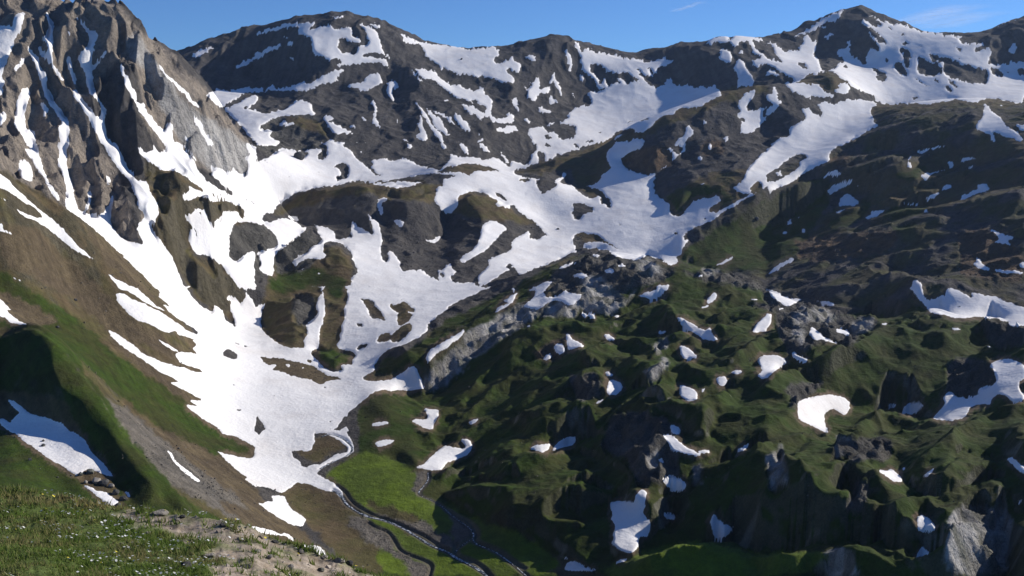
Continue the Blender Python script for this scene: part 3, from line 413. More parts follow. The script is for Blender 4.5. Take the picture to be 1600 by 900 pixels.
# slopes turned away from (-) or towards (+) the sun: crop, strength, outlines
TONE = [
(9,-1.0,'1000,500 1040,600 1120,650 1250,560 1400,430 1500,380 1600,290 1610,820 1200,740 1100,680'),
(9,-.6,'1000,330 1130,250 1300,160 1450,90 1600,10 1600,90 1400,200 1250,260 1100,340|650,790 750,760 850,800 830,830|880,560 970,490 1000,500 960,540'),
(9,-1,'350,400 430,390 470,440 500,520 430,500|40,100 200,60 260,60 230,200 250,300 200,370 90,310 30,200'),
(9,.6,'700,690 780,645 900,680 1000,740 900,800 780,760|1070,430 1300,260 1580,150 1560,250 1300,400 1100,560'),
(10,-1,'0,480 190,460 330,420 430,380 500,450 550,480 400,540 300,600 150,720 0,780|560,460 700,450 820,450 850,500 820,600 700,640 600,560|740,420 830,440 900,350 960,300 850,320 760,380|620,260 760,170 940,80 1000,130 1030,200 1030,280 900,290 700,300 630,290|1250,400 1240,340 1300,320 1430,340 1400,390 1290,410'),
(10,-1,'800,700 1000,720 1200,720 1300,800 1400,700 1600,600 1600,910 1100,910 1000,800|0,800 200,740 300,700 450,720 400,800 220,830 100,870 0,880|650,820 700,770 800,740 900,750 870,800 780,860 700,880|800,620 900,610 960,650 900,700 800,690|330,600 480,520 560,540 580,640 480,680 400,650'),
(10,.8,'450,400 560,370 650,370 740,420 830,440 700,445 560,455 480,430|620,280 760,270 900,270 980,280 900,340 820,300|1100,440 1300,420 1400,390 1500,300 1600,290 1600,400 1400,500 1250,480|1190,660 1260,700 1270,900 1190,900 1200,780|850,480 1000,450 1040,560 1030,700 960,650|1050,140 1200,120 1220,200 1150,210'),
(10,.7,'120,740 260,700 340,690 450,700 380,720 200,770|400,560 530,500 580,520 450,540'),
(11,-.7,'110,320 200,260 250,380 200,400 120,380|850,240 900,220 1000,220 1100,250 1000,260|0,600 130,620 180,680 130,800 0,830'),
(11,-.55,'170,490 240,500 300,560 500,560 700,520 900,470 1100,430 1300,420 1380,480 1410,560 1310,640 1190,680 1110,650 1000,800 900,780 750,760 600,800 520,880 380,880 360,780 500,780 510,700 400,650 300,590'),
(11,-1,'1350,260 1500,230 1600,250 1600,370 1430,370 1350,350|1250,740 1300,730 1400,740 1500,700 1440,660 1390,690'),
(11,.8,'280,470 500,320 700,240 900,240 1010,320 850,400 600,440 400,520|850,400 1100,300 1300,250 1340,330 1300,400 1000,420|200,80 300,110 320,240 270,240 230,180|40,500 150,510 250,590 150,620 0,590|640,780 720,760 800,800 900,800 850,880 700,900 560,900'),
(13,-1,'1340,130 1450,100 1600,50 1600,130 1450,180 1350,200|1250,300 1400,240 1600,190 1600,230 1450,290|850,150 950,120 1000,200 900,190'),
(13,-.8,'1170,370 1300,330 1610,330 1610,610 1400,560 1280,500 1180,430'),
(13,.6,'1100,260 1300,230 1500,190 1600,170 1600,190 1400,240 1250,290|700,60 900,20 1100,0 1200,20 1150,80 950,110'),
(14,-1,'370,80 480,30 560,0 900,0 850,100 870,200 750,270 600,200 530,200 470,160 400,170|200,250 300,240 380,260 300,330 220,400 190,330|0,560 100,600 250,700 400,770 600,860 560,880 350,800 200,730 80,640|1000,430 1150,330 1250,300 1330,210 1450,120 1610,60 1610,760 1540,760 1400,700 1230,685 1060,720 960,740 880,650 980,600 1000,520|640,380 760,330 780,380 740,430 640,420|0,250 190,260 190,380 0,330'),
(14,.7,'0,180 200,130 360,120 360,240 200,240 0,240|400,170 520,170 520,220 420,230|200,360 400,330 600,340 560,480 300,520 180,500|850,740 1000,720 1230,685 1400,700 1500,740 1550,900 800,900|870,380 990,420 990,600 900,600|940,30 1000,200 1080,230 960,240|1240,140 1400,120 1600,60 1400,140 1260,200'),
(15,-1,'-10,100 100,120 260,220 250,300 300,400 500,420 640,430 750,520 800,560 780,700 640,690 500,660 300,700 -10,760|470,200 560,180 660,240 760,310 640,340 560,360 500,330|860,60 900,0 1150,0 1130,150 1000,220 880,290 850,200 700,100 740,60|930,310 1000,290 1060,400 1030,420 960,380|1450,100 1480,-10 1610,-10 1610,150 1490,150|1500,350 1610,280 1610,430 1540,430|300,800 450,710 560,740 640,830 640,910 250,910|990,440 1150,430 1180,480 1050,580 1000,520|1520,560 1610,560 1610,910 1500,910'),
(15,.8,'0,770 300,700 450,670 560,740 700,800 800,900 900,900 1000,900 640,680 500,660 250,720|740,490 850,430 950,420 880,500 800,540|560,160 650,170 760,240 850,310 1000,420 860,400 740,320|1060,230 1150,100 1300,100 1400,150 1450,180 1250,300 1150,390 1180,280|350,270 470,200 500,330 540,380 440,400 380,320|1120,520 1200,470 1480,520 1400,900 1150,900 1120,700'),
(6,-.8,'10,180 200,130 400,60 600,40 600,140 540,240 400,250 250,220'),
(6,-1,'880,230 950,150 1080,80 1100,-10 1500,-10 1450,200 1300,240 1100,300 1000,400 900,300'),
(6,-.8,'680,95 790,30 900,12 880,190 800,185 710,155'),
(6,1.0,'1100,600 1200,540 1400,450 1610,340 1610,600 1300,700 1100,740|1070,580 1250,480 1610,310 1610,420 1400,500 1200,620 1050,700|1000,400 1060,370 1100,290 1150,330 1050,440'),
(7,-1.0,'-10,620 300,480 600,380 1000,300 1610,290 1610,800 900,780 500,830 100,910 -10,910'),
(7,.9,'-10,300 100,265 250,225 400,240 350,330 200,420 60,520 -10,600'),
(7,-.8,'500,330 700,200 950,190 900,320 700,340|1000,60 1610,0 1610,250 1150,240'),
(7,.8,'-10,300 200,230 400,220 350,300 200,380 100,330 -10,350|440,440 600,370 640,370 560,450 450,470|720,420 850,380 960,385 960,410 760,430|720,350 860,330 900,345 800,360'),
(3,-.8,'650,660 800,660 1000,660 1150,640 1000,680 850,740 700,790 650,740|640,820 1000,700 1250,640 1300,760 1250,910 500,910|-10,650 230,720 130,830 -10,910|460,110 600,100 640,200 700,320 600,380 430,320 300,400 320,220|180,520 350,450 400,460 420,530 350,550 250,520'),
(2,-.2,'680,350 1000,290 1250,240 1300,400 1400,500 1300,560 1000,500 1000,400|600,885 1000,710 1160,670 1450,545 1610,540 1610,910 700,910'),
(1,-.9,'0,230 250,180 350,240 350,320 500,380 400,480 200,560 0,560|840,380 960,430 1040,520 1030,580 900,520|880,520 990,600 1040,720 1000,830 900,760 860,600|1040,560 1200,640 1260,700 1200,740 1060,660|1400,490 1600,520 1600,600 1480,600 1400,540|120,840 440,800 500,860 440,900 150,900'),
(1,.6,'850,300 1050,330 1150,430 1250,560 1100,500 980,420|200,720 400,730 480,830 420,780 250,750'),
(0,-1,'-10,20 90,20 90,100 50,160 -10,170|150,80 180,60 190,150 130,230 60,320 80,280 150,150|310,10 390,60 400,120 370,180 370,260 340,330 330,250 330,130|500,320 550,300 540,260 480,320|570,130 650,140 700,200 740,220 620,220 560,190|590,420 650,370 720,340 740,420 700,560 640,600 580,540|760,240 850,230 900,280 900,380 880,440 850,500 830,430 780,400 750,330|900,480 1000,430 1060,520 1040,640 960,650 920,560|270,400 340,450 450,560 520,700 560,800 500,820 440,800 430,720 340,620 290,520|680,680 780,700 870,800 820,910 700,880|150,650 240,640 270,700 200,800 160,790|220,800 300,700 380,750 370,850 240,910'),
(0,.8,'190,60 240,60 280,180 270,230 200,200 180,150|400,120 470,110 540,200 540,260 480,300 380,260|740,230 770,250 740,360 720,330|850,380 880,440 900,600 860,620|350,240 420,330 430,430 480,560 450,560 380,450|1050,330 1150,480 1400,680 1590,885 1300,700 1150,560'),
(4,-1,'230,-10 340,-10 340,100 380,160 400,250 390,340 340,270 280,180|420,20 500,20 530,180 520,300 500,410 460,300 420,150|570,200 600,260 640,330 620,430 570,430 600,330|690,150 760,210 800,300 810,430 870,580 900,620 800,600 700,500 690,400 720,300|760,60 860,90 1000,160 1080,170 1120,260 1060,330 1050,480 1100,640 1200,740 1200,850 1150,880 1060,690 950,520 1000,440 920,230 850,210|1430,500 1600,490 1600,560 1560,680 1470,740 1430,650|1180,700 1250,760 1250,900 1170,900'),
(4,.8,'300,-10 360,-10 350,100 400,200 410,340 380,300 340,180|520,200 560,220 560,300 520,400 510,330|640,180 690,260 660,400 620,440 640,330|800,300 850,380 900,450 860,480 880,600 810,430|1100,350 1180,300 1380,350 1500,390 1500,450 1300,400 1150,450 1180,600 1400,800 1250,800 1120,650'),
(5,-.9,'120,410 300,330 440,290 420,480 260,500 150,470|1200,450 1300,350 1400,400 1420,500 1380,640 1240,720 1110,630|780,350 900,330 950,400 900,480 800,430|640,370 740,560 690,550 600,470|-10,520 60,560 80,650 -10,700|120,720 260,590 300,620 260,700|410,600 460,610 450,700 420,690'),
(5,-.5,'430,300 650,290 740,380 700,430 600,460 560,500 430,490|500,700 560,760 460,800 400,880 430,760'),
(5,.6,'640,235 740,260 760,480 730,430 720,330|1080,340 1180,430 1200,560 1080,580 1000,500|1400,300 1600,410 1600,450 1450,400|500,620 600,700 620,800 540,740'),
(8,-.48,'-10,400 150,330 270,290 330,330 320,400 330,520 400,640 520,690 640,790 700,880 700,910 450,910 380,850 250,800 180,780 100,700 -10,690'),
(12,-.5,'450,-10 700,-10 800,130 870,230 950,330 960,400 900,470 850,470 780,370 700,280 640,180 560,90|1000,390 1120,400 1180,500 1080,500'),
(8,.3,'340,330 450,440 600,640 760,880 900,900 700,640 500,420'),
]
# crests with ground dropping away behind them: crop, strength, lines
CREST = [
(10,1,'30,260 100,245 170,200 240,150|430,400 480,370 560,345 640,365 700,400 760,430 830,440 900,425 960,415 1000,440|320,590 400,540 450,505 530,495 570,520|0,800 60,770 130,740 200,715 290,690 340,680 400,690 450,700 500,715|540,890 600,800 650,740 700,690 760,640 850,610 930,580 980,560|780,690 840,705 900,700 1000,710 1100,715 1180,690 1240,670 1300,655 1340,620 1400,600|1060,455 1130,470 1200,480 1250,470 1310,430 1370,415 1430,380 1470,350 1500,320 1560,295 1610,285|620,310 700,300 760,310 780,300 850,320 920,300 1000,270 1080,275 1140,320 1170,340 1240,345|600,220 680,190 740,150 820,130 870,100 940,75 1000,115 1030,180|830,440 880,400 920,350 960,310|590,220 480,210 400,200 330,170|1220,180 1260,180 1330,120 1400,110 1500,100 1600,90|1220,240 1300,230 1400,215 1500,215'),
(11,1,'-10,530 60,510 100,500 150,520 170,540 240,570 300,600 350,660|170,490 240,480 300,430 400,360 500,310 600,260 700,235 800,232 880,245 960,265 1000,268|-10,280 60,260 150,190 200,130 240,80|240,80 300,100 350,120 400,150 430,170 560,180 640,170 700,195|700,200 850,210 900,200 1000,160 1070,145 1140,165|1020,260 1080,255 1140,260|1300,240 1340,200 1400,180 1450,190 1510,235'),
(11,1.5,'510,895 560,850 620,800 680,775 740,765 790,790 850,790 930,795 1000,815 1100,835 1200,820 1300,780 1400,750 1500,740 1610,720'),
(13,1,'1160,240 1240,210 1320,170 1380,120 1450,80 1550,30 1600,0|1250,290 1350,270 1450,230 1550,170 1600,150|1180,370 1250,340 1320,320 1420,310 1500,320 1600,330'),
(14,1,'-10,150 60,130 100,120 180,135 240,130 300,110 370,90 400,80 460,40 520,10|360,180 420,155 500,165 530,200|380,260 460,235 520,215|200,410 280,350 350,320 440,330 550,345 620,370|180,515 260,500 380,500 460,540|720,20 800,60 870,120 890,130 940,180|880,130 870,180 900,230 960,260|920,370 1000,390 1060,385 1090,330 1130,230 1170,210'),
(14,1.6,'1200,190 1280,180 1350,150 1430,120 1500,80 1560,65 1610,60|820,780 900,750 1000,720 1100,700 1200,685 1300,690 1400,705 1480,735 1540,765 1600,770'),
(8,.5,'-10,320 100,270 200,240 290,290 340,330 390,380 440,440 500,520 600,640 680,780 760,900'),
(12,.5,'800,50 850,110 930,200 1030,300 1130,380 1180,480'),
(15,1.2,'-10,60 40,90 130,110 200,170 260,210 300,205 370,195 440,170 480,175|130,100 200,80 260,40 340,40 400,85|340,40 420,80 480,30 540,20 560,50|380,270 430,320 490,350 510,400 600,410 700,430 760,420|480,190 560,160 620,180 690,240|740,410 700,470 740,530 800,540|850,310 920,330 970,390 1040,435 1120,425 1200,400 1270,370 1340,330 1400,290 1460,300 1490,330|920,300 980,280 1040,230 1100,200 1150,140 1200,100 1280,130 1330,140 1400,140 1450,170'),
(15,1.5,'-10,770 100,750 200,730 300,710 400,690 450,670 520,660 600,680 700,730 800,820 820,880|640,690 690,670 750,710 840,770 900,800 1000,780 1060,750 1110,710|1110,710 1180,560 1200,480 1240,470 1300,460 1350,480 1400,540 1460,510 1510,540'),
(6,.8,'-10,838 100,800 250,740 370,680 440,652 580,658 660,708 770,725 840,698 900,720 950,740|1060,760 1120,750 1200,790 1230,770 1290,820 1400,800 1500,830'),
(7,.9,'380,100 500,80 600,60 800,20|480,160 600,110 700,80 880,60|600,190 700,150 860,90 1000,40|440,370 500,400 600,370 660,370|720,350 860,330 960,290 1100,260|620,475 760,430 850,395 970,395 1100,385 1300,330 1450,290 1610,262|500,560 700,500 900,460 1000,440 1110,460|0,540 150,470 300,380 440,360|0,640 200,560|780,540 950,495|720,820 800,770 900,820 1000,820 1150,870|0,300 100,270 220,220 350,210|1000,200 1100,170 1300,160'),
(3,.6,'470,900 620,820 800,760 950,700 1100,650 1200,625'),
(5,.7,'120,400 240,305 430,262 640,232 800,265 960,262 1080,240|-10,490 40,500 100,545|290,540 330,500 380,515|130,680 230,600 280,590 330,640|420,620 470,605 560,640 600,700|780,350 830,330 950,350 1100,300|1265,350 1370,297 1460,325 1600,410'),
(9,.7,'345,395 440,400 480,430 600,400|220,60 260,40 310,70 320,100|1100,340 1300,250 1450,110 1600,30|780,635 860,642 960,660 1050,720'),
(4,.5,'1430,500 1500,490 1600,500|1150,350 1250,330 1370,350 1500,390|930,230 1010,165 1100,165 1180,210'),
]
# ------------------------------------------------------------------ names and labels of the separate snow patches
SNL = {}
_LB = '''
cl1|wide white snow gully at the far left top of the ribbed cliff
cl2|forked snow gully just right of the cliff's broad left gully
cl3|long winding snow gully running down the middle of the ribbed cliff
cl4|broken thin snow thread on a tan rib of the cliff
cl5|longest snow gully of the cliff, from skyline to avalanche fan
cl6|snow gully widening below the dark buttress of the cliff
cl7|narrow straight snow line high on the grey limestone flank
cl8|thin snow streak low on the grey limestone flank
cl9|snow gully beside the left foot of the tan cliff
cl10|small snow patch on a ledge among the cliff's left ribs
cl11|snow scrap at the left edge halfway up the ribbed cliff
cl12|egg shaped snow patch in a hollow at the tan cliff foot
cl13|short snow sliver between the lowest tan ribs
mt1|thin snow strip on the left shoulder of the domed mountain
mt2|big branching snow patch on the domed mountain's summit face
mt3|wedge of snow on the ledge under the domed mountain
saddle|broad smooth snow slope hanging from the saddle skyline
knobtop|small snow patch on top of the dark round knoll
bowl|huge grey white snow bowl below the central saddle
shoulder|snow cap on the rounded shoulder left of the peak
shoulder2|square snow patch under the rounded shoulder's cap
shoulder3|leg shaped snow patch running down the dark shoulder wall
spur1|twisted snow patch on the upper dark rocky spur
spur2|tiny snow fleck in the middle of the dark spur
spur3|snow tongue above the tan rock outcrop
spur4|small snow scrap on the dark spur below the twisted patch
sp5|flat snow patch under the green hump before the peak
sp6|small toothed snow patch right of the green hump
sp7|snow scrap at the rim left of the green hump
sp8|small snow patch in shade right of the tan outcrop
sp9|narrow snow chip at the upper edge of the dark slope
sp10|faint snow chip low on the dark green slope
peak|wide snow face of the highest pointed peak
peak2|snow flecks in the dark summit rock of the pointed peak
peak3|small snow fleck on the dark mountain at the right edge
ramp|long steep snow ramp descending between two dark spurs
ramp2|snow scrap inside the dark island on the steep ramp
wedge|triangular snow wedge high on the right hand hillside
wedge2|snow patch at the right edge beside the triangular wedge
wedge3|snow dot above the triangular wedge
band|long diagonal snow band crossing the left brown slope
bandlow|snow scrap at the left edge under the diagonal band
sliver|thin snow sliver on the brown turf of the left slope
moundgully|narrow snow gully in the top of the dark mound
moundramp|slanting snow ramp on the right side of the dark mound
spurpocket|snow pocket at the foot of the long dark spur
r1|lone snow strip on the lit green slope above the rocks
r2|ragged snow patch at the top of the green slope
r3|slanting snow patch below the ragged one on the green slope
r4|kite shaped snow patch with a thin tail on the green slope
r5|snow chip right of the slanting green slope patch
r6|snow dot among the upper strata ledges
r7|long thin snow line along the highest strata ledge
r8|snow blob pair under the highest strata ledge
r9|snow streak on the second strata ledge
r10|snow patch under the light rock notch in the strata
r11|thin snow dash right of the light rock notch
r12|snow chip below the thin dash right of the notch
r13|snow lying along the middle grassy ledge of the strata
r14|bright forked snow patch on the right strata ledge
r15|shaded snow patch under the bright grassy ledge
r16|snow chip at the right end of the bright grassy ledge
r17|long snow stripe low on the dark slope above the hummocks
r18|arrow shaped shaded snow patch below orange rock
r19|curved shaded snow line near the right edge
r20|snow scrap at the right edge above the shaded snow lake
r21|snow flecks among the green ledges at the slope's left
lake|broad shaded snow sheet in the hollow behind the hummocks
h1|snow chip where basin snow meets the hummock crest
h2|snow oval on the green bank left of the rocky crest
h3|snow dot on top of the rocky crest
h4|snow oval in the rocks of the hummock crest
h5|bright snow slab among rocks left of the grey crest
h6|rounded snow patch in the middle of the rocky crest
h7|large branching snow patch among the pale limestone teeth
h8|snow dots on the rear of the rocky crest
h9|snow patch in the dark hollow behind the central cone
h10|snow chip on green turf behind the hummock crest
h11|snow dash on brown ground right of the central cone
h12|narrow upright snow patch on the dark green knoll
h13|snow chip left of the long white wedge
h14|long white snow wedge on the slope below the dark cliff
h15|long snow crescent beside the central dark cone
h16|tapered snow patch in the green saddle left of the rocks
h17|snow patch tucked between two limestone teeth
h18|shaded snow patch right of the limestone teeth
h19|small shaded snow patch near the dark cone's left foot
h20|snow triangle on the brown slope, biggest of three
h21|snow disc left of the snow triangle
h22|leftmost and smallest snow disc of the three by brown rock
h23|shaded snow cap behind a green rib
h24|snow chip on the ridge below the dark cone
h25|snow triangle right of the grey rock cone
h26|snow scrap above the round shaded patch
h27|round shaded snow patch in a rocky hollow
h28|snow dash under the round shaded patch
h29|bright egg shaped snow patch in a brown pit
h30|snow button on the green ridge left of the big hooked one
h31|round snow patch between two green ridges
h32|big rounded snow patch in the pit left of the green dome
h33|snow speck in shade right of the egg shaped patch
h34|shaded snow sliver behind the middle rock tower
h35|snow scrap among the pale limestone at the left
h36|snow dot below the long white wedge
h37|slanting snow strip on the grey rock pyramid
h38|shaded snow strip behind the grey rock pyramid
h39|half shaded snow patch right of the rock pyramid
h40|half shaded snow patch in the notch left of the green dome
h41|snow chip on the rear edge of the green dome
h42|flat snow dash between the two green domes
h43|snow dash on rocks right of the green dome
h44|hooked snow patch filling the dark bowl below the dome
h45|snow button right of the hooked patch
h46|oval shaded snow patch right of the snow button
h47|sprawling snow field around rocks at the right edge
leftlow|snow patch at the left edge above the shaded spur
stripe1|long snow stripe on the left slope beside the main field
stripe2|thin snow line between the brown tongues of the left slope
gully|dirty snow filling the gully below the shaded spur
gully2|narrow snow strip under the rock pile in the gully
gully3|snow scrap right of the gully rock pile
bank1|snow strip between the green bank and grey limestone
isl2|small snow oval on the green mound by the brook
isl3|bent snow patch at the foot of the dark flank
isl4|tiny snow patch alone on the dark flank
isl5|flat snow oval at the head of the green meadow
tear|narrow tear shaped snow patch on the grey scree
strip1|snow patch below the main field on the brown slope
strip2|snow strip right above the near stony brow
strip3|last snow strip by the brow at the meadow edge
dirty|rounded avalanche snow mound feeding the small brook
b1|left one of two snow patches on the rolling green turf
b2|shaded right one of two snow patches on rolling turf
b3|slanting snow strip beside the middle rock tower
b4|shaded tip right of the slanting snow strip
b5|small shaded snow patch behind the long dark ridge
b7|snow chip beside the lower rock tooth
b8|half shaded round snow patch under the rock tooth
b9|large spanner shaped snow patch on brown ground
b10|small shaded snow oval right of the spanner shaped patch
b11|triangular shaded snow patch in the great dark hollow
b12|snow dot above the lowest snow wedge
b13|snow wedge at the bottom edge beside the meadow
b14|thin snow chip on the rock step at the bottom
c1|bright snow patch below the lower right dark bowl
c2|snow dot just above the bright lower right patch
c3|half lit upright snow patch left of the pale cliff
c4|shaded snow cone beneath the half lit upright patch
c5|shaded snow strip at the right edge among dark hummocks
c6|snow chip at the right edge under the green crest
c7|snow speck on the bottom edge beside the brown rock
c8|faint pale snow streak on the green knob's left side
'''
for _l in _LB.strip().splitlines():
    _k, _t = _l.split('|')
    big = _k in ('peak', 'bowl', 'saddle', 'ramp', 'lake', 'h47')
    SNL[_k] = ('snow_gully' if _k.startswith('cl') and _k not in ('cl10', 'cl11', 'cl12', 'cl13') else 'snow_slope' if big else 'snow_patch', _t,
               'snow gully' if _k.startswith('cl') and _k not in ('cl10', 'cl11', 'cl12', 'cl13') else 'snow slope' if big else 'snow patch',
               'snow patches among the green hummocks' if _k[0] in 'hbc' and _k[1:].isdigit() else 'snow patches on the bedded hillside' if _k[0] == 'r' and _k[1:].isdigit() else None)
# ------------------------------------------------------------------ terrain: one height field z(x, y), sampled on rays t = x/y and ln(y)
def tps_fit(X, v, lam=1e-4):
    d2 = ((X[:, None] - X[None]) ** 2).sum(2)
    K = 0.5 * d2 * np.log(d2 + 1e-12)
    n = len(X); A = np.zeros((n + 3, n + 3)); A[:n, :n] = K + lam * np.eye(n)
    A[:n, n] = 1; A[:n, n + 1:] = X; A[n, :n] = 1; A[n + 1:, :n] = X.T
    return np.linalg.solve(A, np.concatenate([v, [0, 0, 0]]))
def tps_eval(X, c, Q):
    out = np.empty(len(Q))
    for i in range(0, len(Q), 20000):
        q = Q[i:i + 20000]; d2 = ((q[:, None] - X[None]) ** 2).sum(2)
        out[i:i + 20000] = (0.5 * d2 * np.log(d2 + 1e-12)) @ c[:len(X)] + c[len(X)] + q @ c[len(X) + 1:]
    return out
bp = np.array([float(q) for q in BASE.split()]).reshape(-1, 3)
bt, be = px2te(bp[:, 0], bp[:, 1]); bw = np.log(bp[:, 2])
SCT = 1.7
BX = np.stack([bt * SCT, bw], 1)
tpc = tps_fit(BX, be)
W0, W1 = math.log(430.0), math.log(4300.0)
NT, NW = 1150, 1080
tt = np.linspace(-0.66, 0.66, NT)
ww = np.linspace(W0, W1, NW)
ct = np.linspace(-0.66, 0.66, 260); cw = np.linspace(W0, W1, 320)
CT, CW = np.meshgrid(ct, cw, indexing='ij')
Ec = tps_eval(BX, tpc, np.stack([CT.ravel() * SCT, CW.ravel()], 1)).reshape(CT.shape)
def up(A, a, b, x, y):          # bilinear resample of A(a,b) on x (x) y
    i = np.clip((x - a[0]) / (a[-1] - a[0]) * (len(a) - 1), 0, len(a) - 1.001); ii = i.astype(int); fi = (i - ii)[:, None]
    B = A[ii] * (1 - fi) + A[ii + 1] * fi
    j = np.clip((y - b[0]) / (b[-1] - b[0]) * (len(b) - 1), 0, len(b) - 1.001); jj = j.astype(int); fj = (j - jj)[None]
    return B[:, jj] * (1 - fj) + B[:, jj + 1] * fj
E = blur(up(Ec, ct, cw, tt, ww).astype(np.float32), 2.0).astype(np.float64)
def visible(E):
    m = np.maximum.accumulate(E, axis=1)
    v = np.ones(E.shape, bool); v[:, 1:] = E[:, 1:] > m[:, :-1] + 1e-7
    return v
# raster helpers -------------------------------------------------
PAD = 120; RW, RH = 1600 + 2 * PAD, 900 + 2 * PAD
def chaikin(a, n=1):
    for _ in range(n):
        b = np.roll(a, -1, 0); q = np.empty((len(a) * 2, 2)); q[0::2] = a * .85 + b * .15; q[1::2] = a * .15 + b * .85; a = q
    return a
def fill(poly, n=1):
    a = chaikin(poly, n) + PAD
    x0 = max(0, int(a[:, 0].min())); x1 = min(RW, int(a[:, 0].max()) + 2)
    y0 = max(0, int(a[:, 1].min())); y1 = min(RH, int(a[:, 1].max()) + 2)
    if x1 <= x0 or y1 <= y0: return None
    xs = np.arange(x0, x1) + .5; m = np.zeros((y1 - y0, x1 - x0), bool)
    b = np.roll(a, -1, 0)
    for k in range(y0, y1):
        y = k + .5
        c = (a[:, 1] <= y) != (b[:, 1] <= y)
        if not c.any(): continue
        p, q = a[c], b[c]
        xc = np.sort(p[:, 0] + (y - p[:, 1]) / (q[:, 1] - p[:, 1]) * (q[:, 0] - p[:, 0]))
        m[k - y0] = (np.searchsorted(xc, xs) % 2) == 1
    return slice(y0, y1), slice(x0, x1), m
def sample(A, px, py):
    x = np.clip(px + PAD - .5, 0, RW - 1.001); y = np.clip(py + PAD - .5, 0, RH - 1.001)
    i = x.astype(np.int32); j = y.astype(np.int32); fx = (x - i).astype(np.float32); fy = (y - j).astype(np.float32)
    return (A[j, i] * (1 - fx) + A[j, i + 1] * fx) * (1 - fy) + (A[j + 1, i] * (1 - fx) + A[j + 1, i + 1] * fx) * fy
# relief painted by aspect: integrate the wanted sideways slope into a change of distance
G = np.zeros((RH, RW), np.float32)
for crop, k, s in TONE:
    for p in polys(crop, s):
        f = fill(p)
        if f: G[f[0], f[1]][f[2]] = k * (1.55 if crop > 9 else 1.0)
G = blur(G, 3.2)
GY = np.zeros((RH, RW), np.float32)
for crop, k, s in CREST:
    for p in polys(crop, s):
        for _ in range(2):          # round the corners
            q = np.repeat(p, 2, 0)[1:-1].copy(); a, b = q[0::2].copy(), q[1::2].copy()
            q[0::2] = a * .8 + b * .2; q[1::2] = a * .2 + b * .8; p = np.vstack([p[:1], q, p[-1:]])
        L_ = np.r_[0, np.cumsum(np.hypot(*np.diff(p, axis=0).T))]; n_ = int(L_[-1] * 1.5) + 2
        u = np.linspace(0, L_[-1], n_); lx = np.interp(u, L_, p[:, 0]); ly = np.interp(u, L_, p[:, 1]) + 1.2 * fbm(u / 9, u * 0 + len(s), 3, 4)
        taper = np.clip(np.minimum(u, L_[-1] - u) / 12, .15, 1)
        xi_ = np.round(lx + PAD).astype(int); yi_ = np.round(ly + PAD).astype(int)
        ok = (xi_ > 0) & (xi_ < RW - 1) & (yi_ > 0) & (yi_ < RH - 1)
        GY[yi_[ok], xi_[ok]] = np.maximum(GY[yi_[ok], xi_[ok]], (k * taper)[ok])
JUMP = .050
GY = blur(GY, .9) * -JUMP
KX = np.fft.fftfreq(RW * 1)[None] * 2 * np.pi; KY = np.fft.fftfreq(RH)[:, None] * 2 * np.pi
# turned away from the sun (k<0): the distance shrinks to the right
LAM = 2 * np.pi / 420.0
RELIEF = 0.0015; NU = .35
rh = ((-1j * KX) * np.fft.fft2(G * RELIEF) + NU * (-1j * KY) * np.fft.fft2(GY)) / (KX ** 2 + NU * KY ** 2 + LAM ** 2)
RR = np.real(np.fft.ifft2(rh)).astype(np.float32)
def apply_relief(E):
    v = visible(E)
    px, py = te2px(tt[:, None], E)
    r = sample(RR, px + 2 * fbm(px / 30, py / 30, 2, 5), py + 2 * fbm(px / 30, py / 30, 2, 9))
    r = .11 * np.tanh(r / .11)
    out = np.empty_like(E); dw = ww[1] - ww[0]
    for i in range(len(E)):
        j = np.nonzero(v[i])[0]
        ri = np.interp(np.arange(NW), j, r[i, j])
        w2 = ww + ri
        w2 = np.maximum.accumulate(w2 - np.arange(NW) * dw * .2) + np.arange(NW) * dw * .2
        er = np.cumsum(np.maximum(np.diff(E[i], prepend=E[i, :1]), 0)) / 1.7     # no face steeper than about 55 degrees
        w2 = np.maximum.accumulate(w2 - er) + er
        out[i] = np.interp(ww, w2, E[i])
    return out
E = apply_relief(E)
# ------------------------------------------------------------------ rasters of cover and snow
CL = 'KTLRBOGVPN'
CI = {c: i for i, c in enumerate(CL)}
cov = np.zeros((RH, RW), np.int8)
for k, s in COVER:
    for p in polys(-1, s):
        f = fill(p)
        if f: cov[f[0], f[1]][f[2]] = CI[k]
keys = []
snid = np.zeros((RH, RW), np.int16)
for crop, k, s in SNOW:
    i = 0
    if k:
        if k not in keys: keys.append(k)
        i = keys.index(k) + 1
    for p in polys(crop, s):
        f = fill(p)
        if f: snid[f[0], f[1]][f[2]] = i
def pieces(m):
    lab = np.zeros(m.shape, np.int32); par = [0]
    def find(a):
        while par[a] != a: par[a] = par[par[a]]; a = par[a]
        return a
    prev = []
    ys = np.nonzero(m.any(1))[0]
    last = -9
    for y in ys:
        r = np.diff(np.r_[0, m[y].astype(np.int8), 0]); a = np.nonzero(r == 1)[0]; b = np.nonzero(r == -1)[0]
        cur = []
        for p, q in zip(a, b):
            l = 0
            if last == y - 1:
                for (p2, q2, l2) in prev:
                    if p2 <= q and q2 >= p:
                        l2 = find(l2)
                        if l == 0: l = l2
                        else: par[max(l, l2)] = min(l, l2); l = min(l, l2)
            if l == 0: par.append(len(par)); l = len(par) - 1
            cur.append((p, q, l)); lab[y, p:q] = l
        prev = cur; last = y
    roots = np.array([find(i) for i in range(len(par))]); return roots[lab]
FLECK = len(keys) + 500
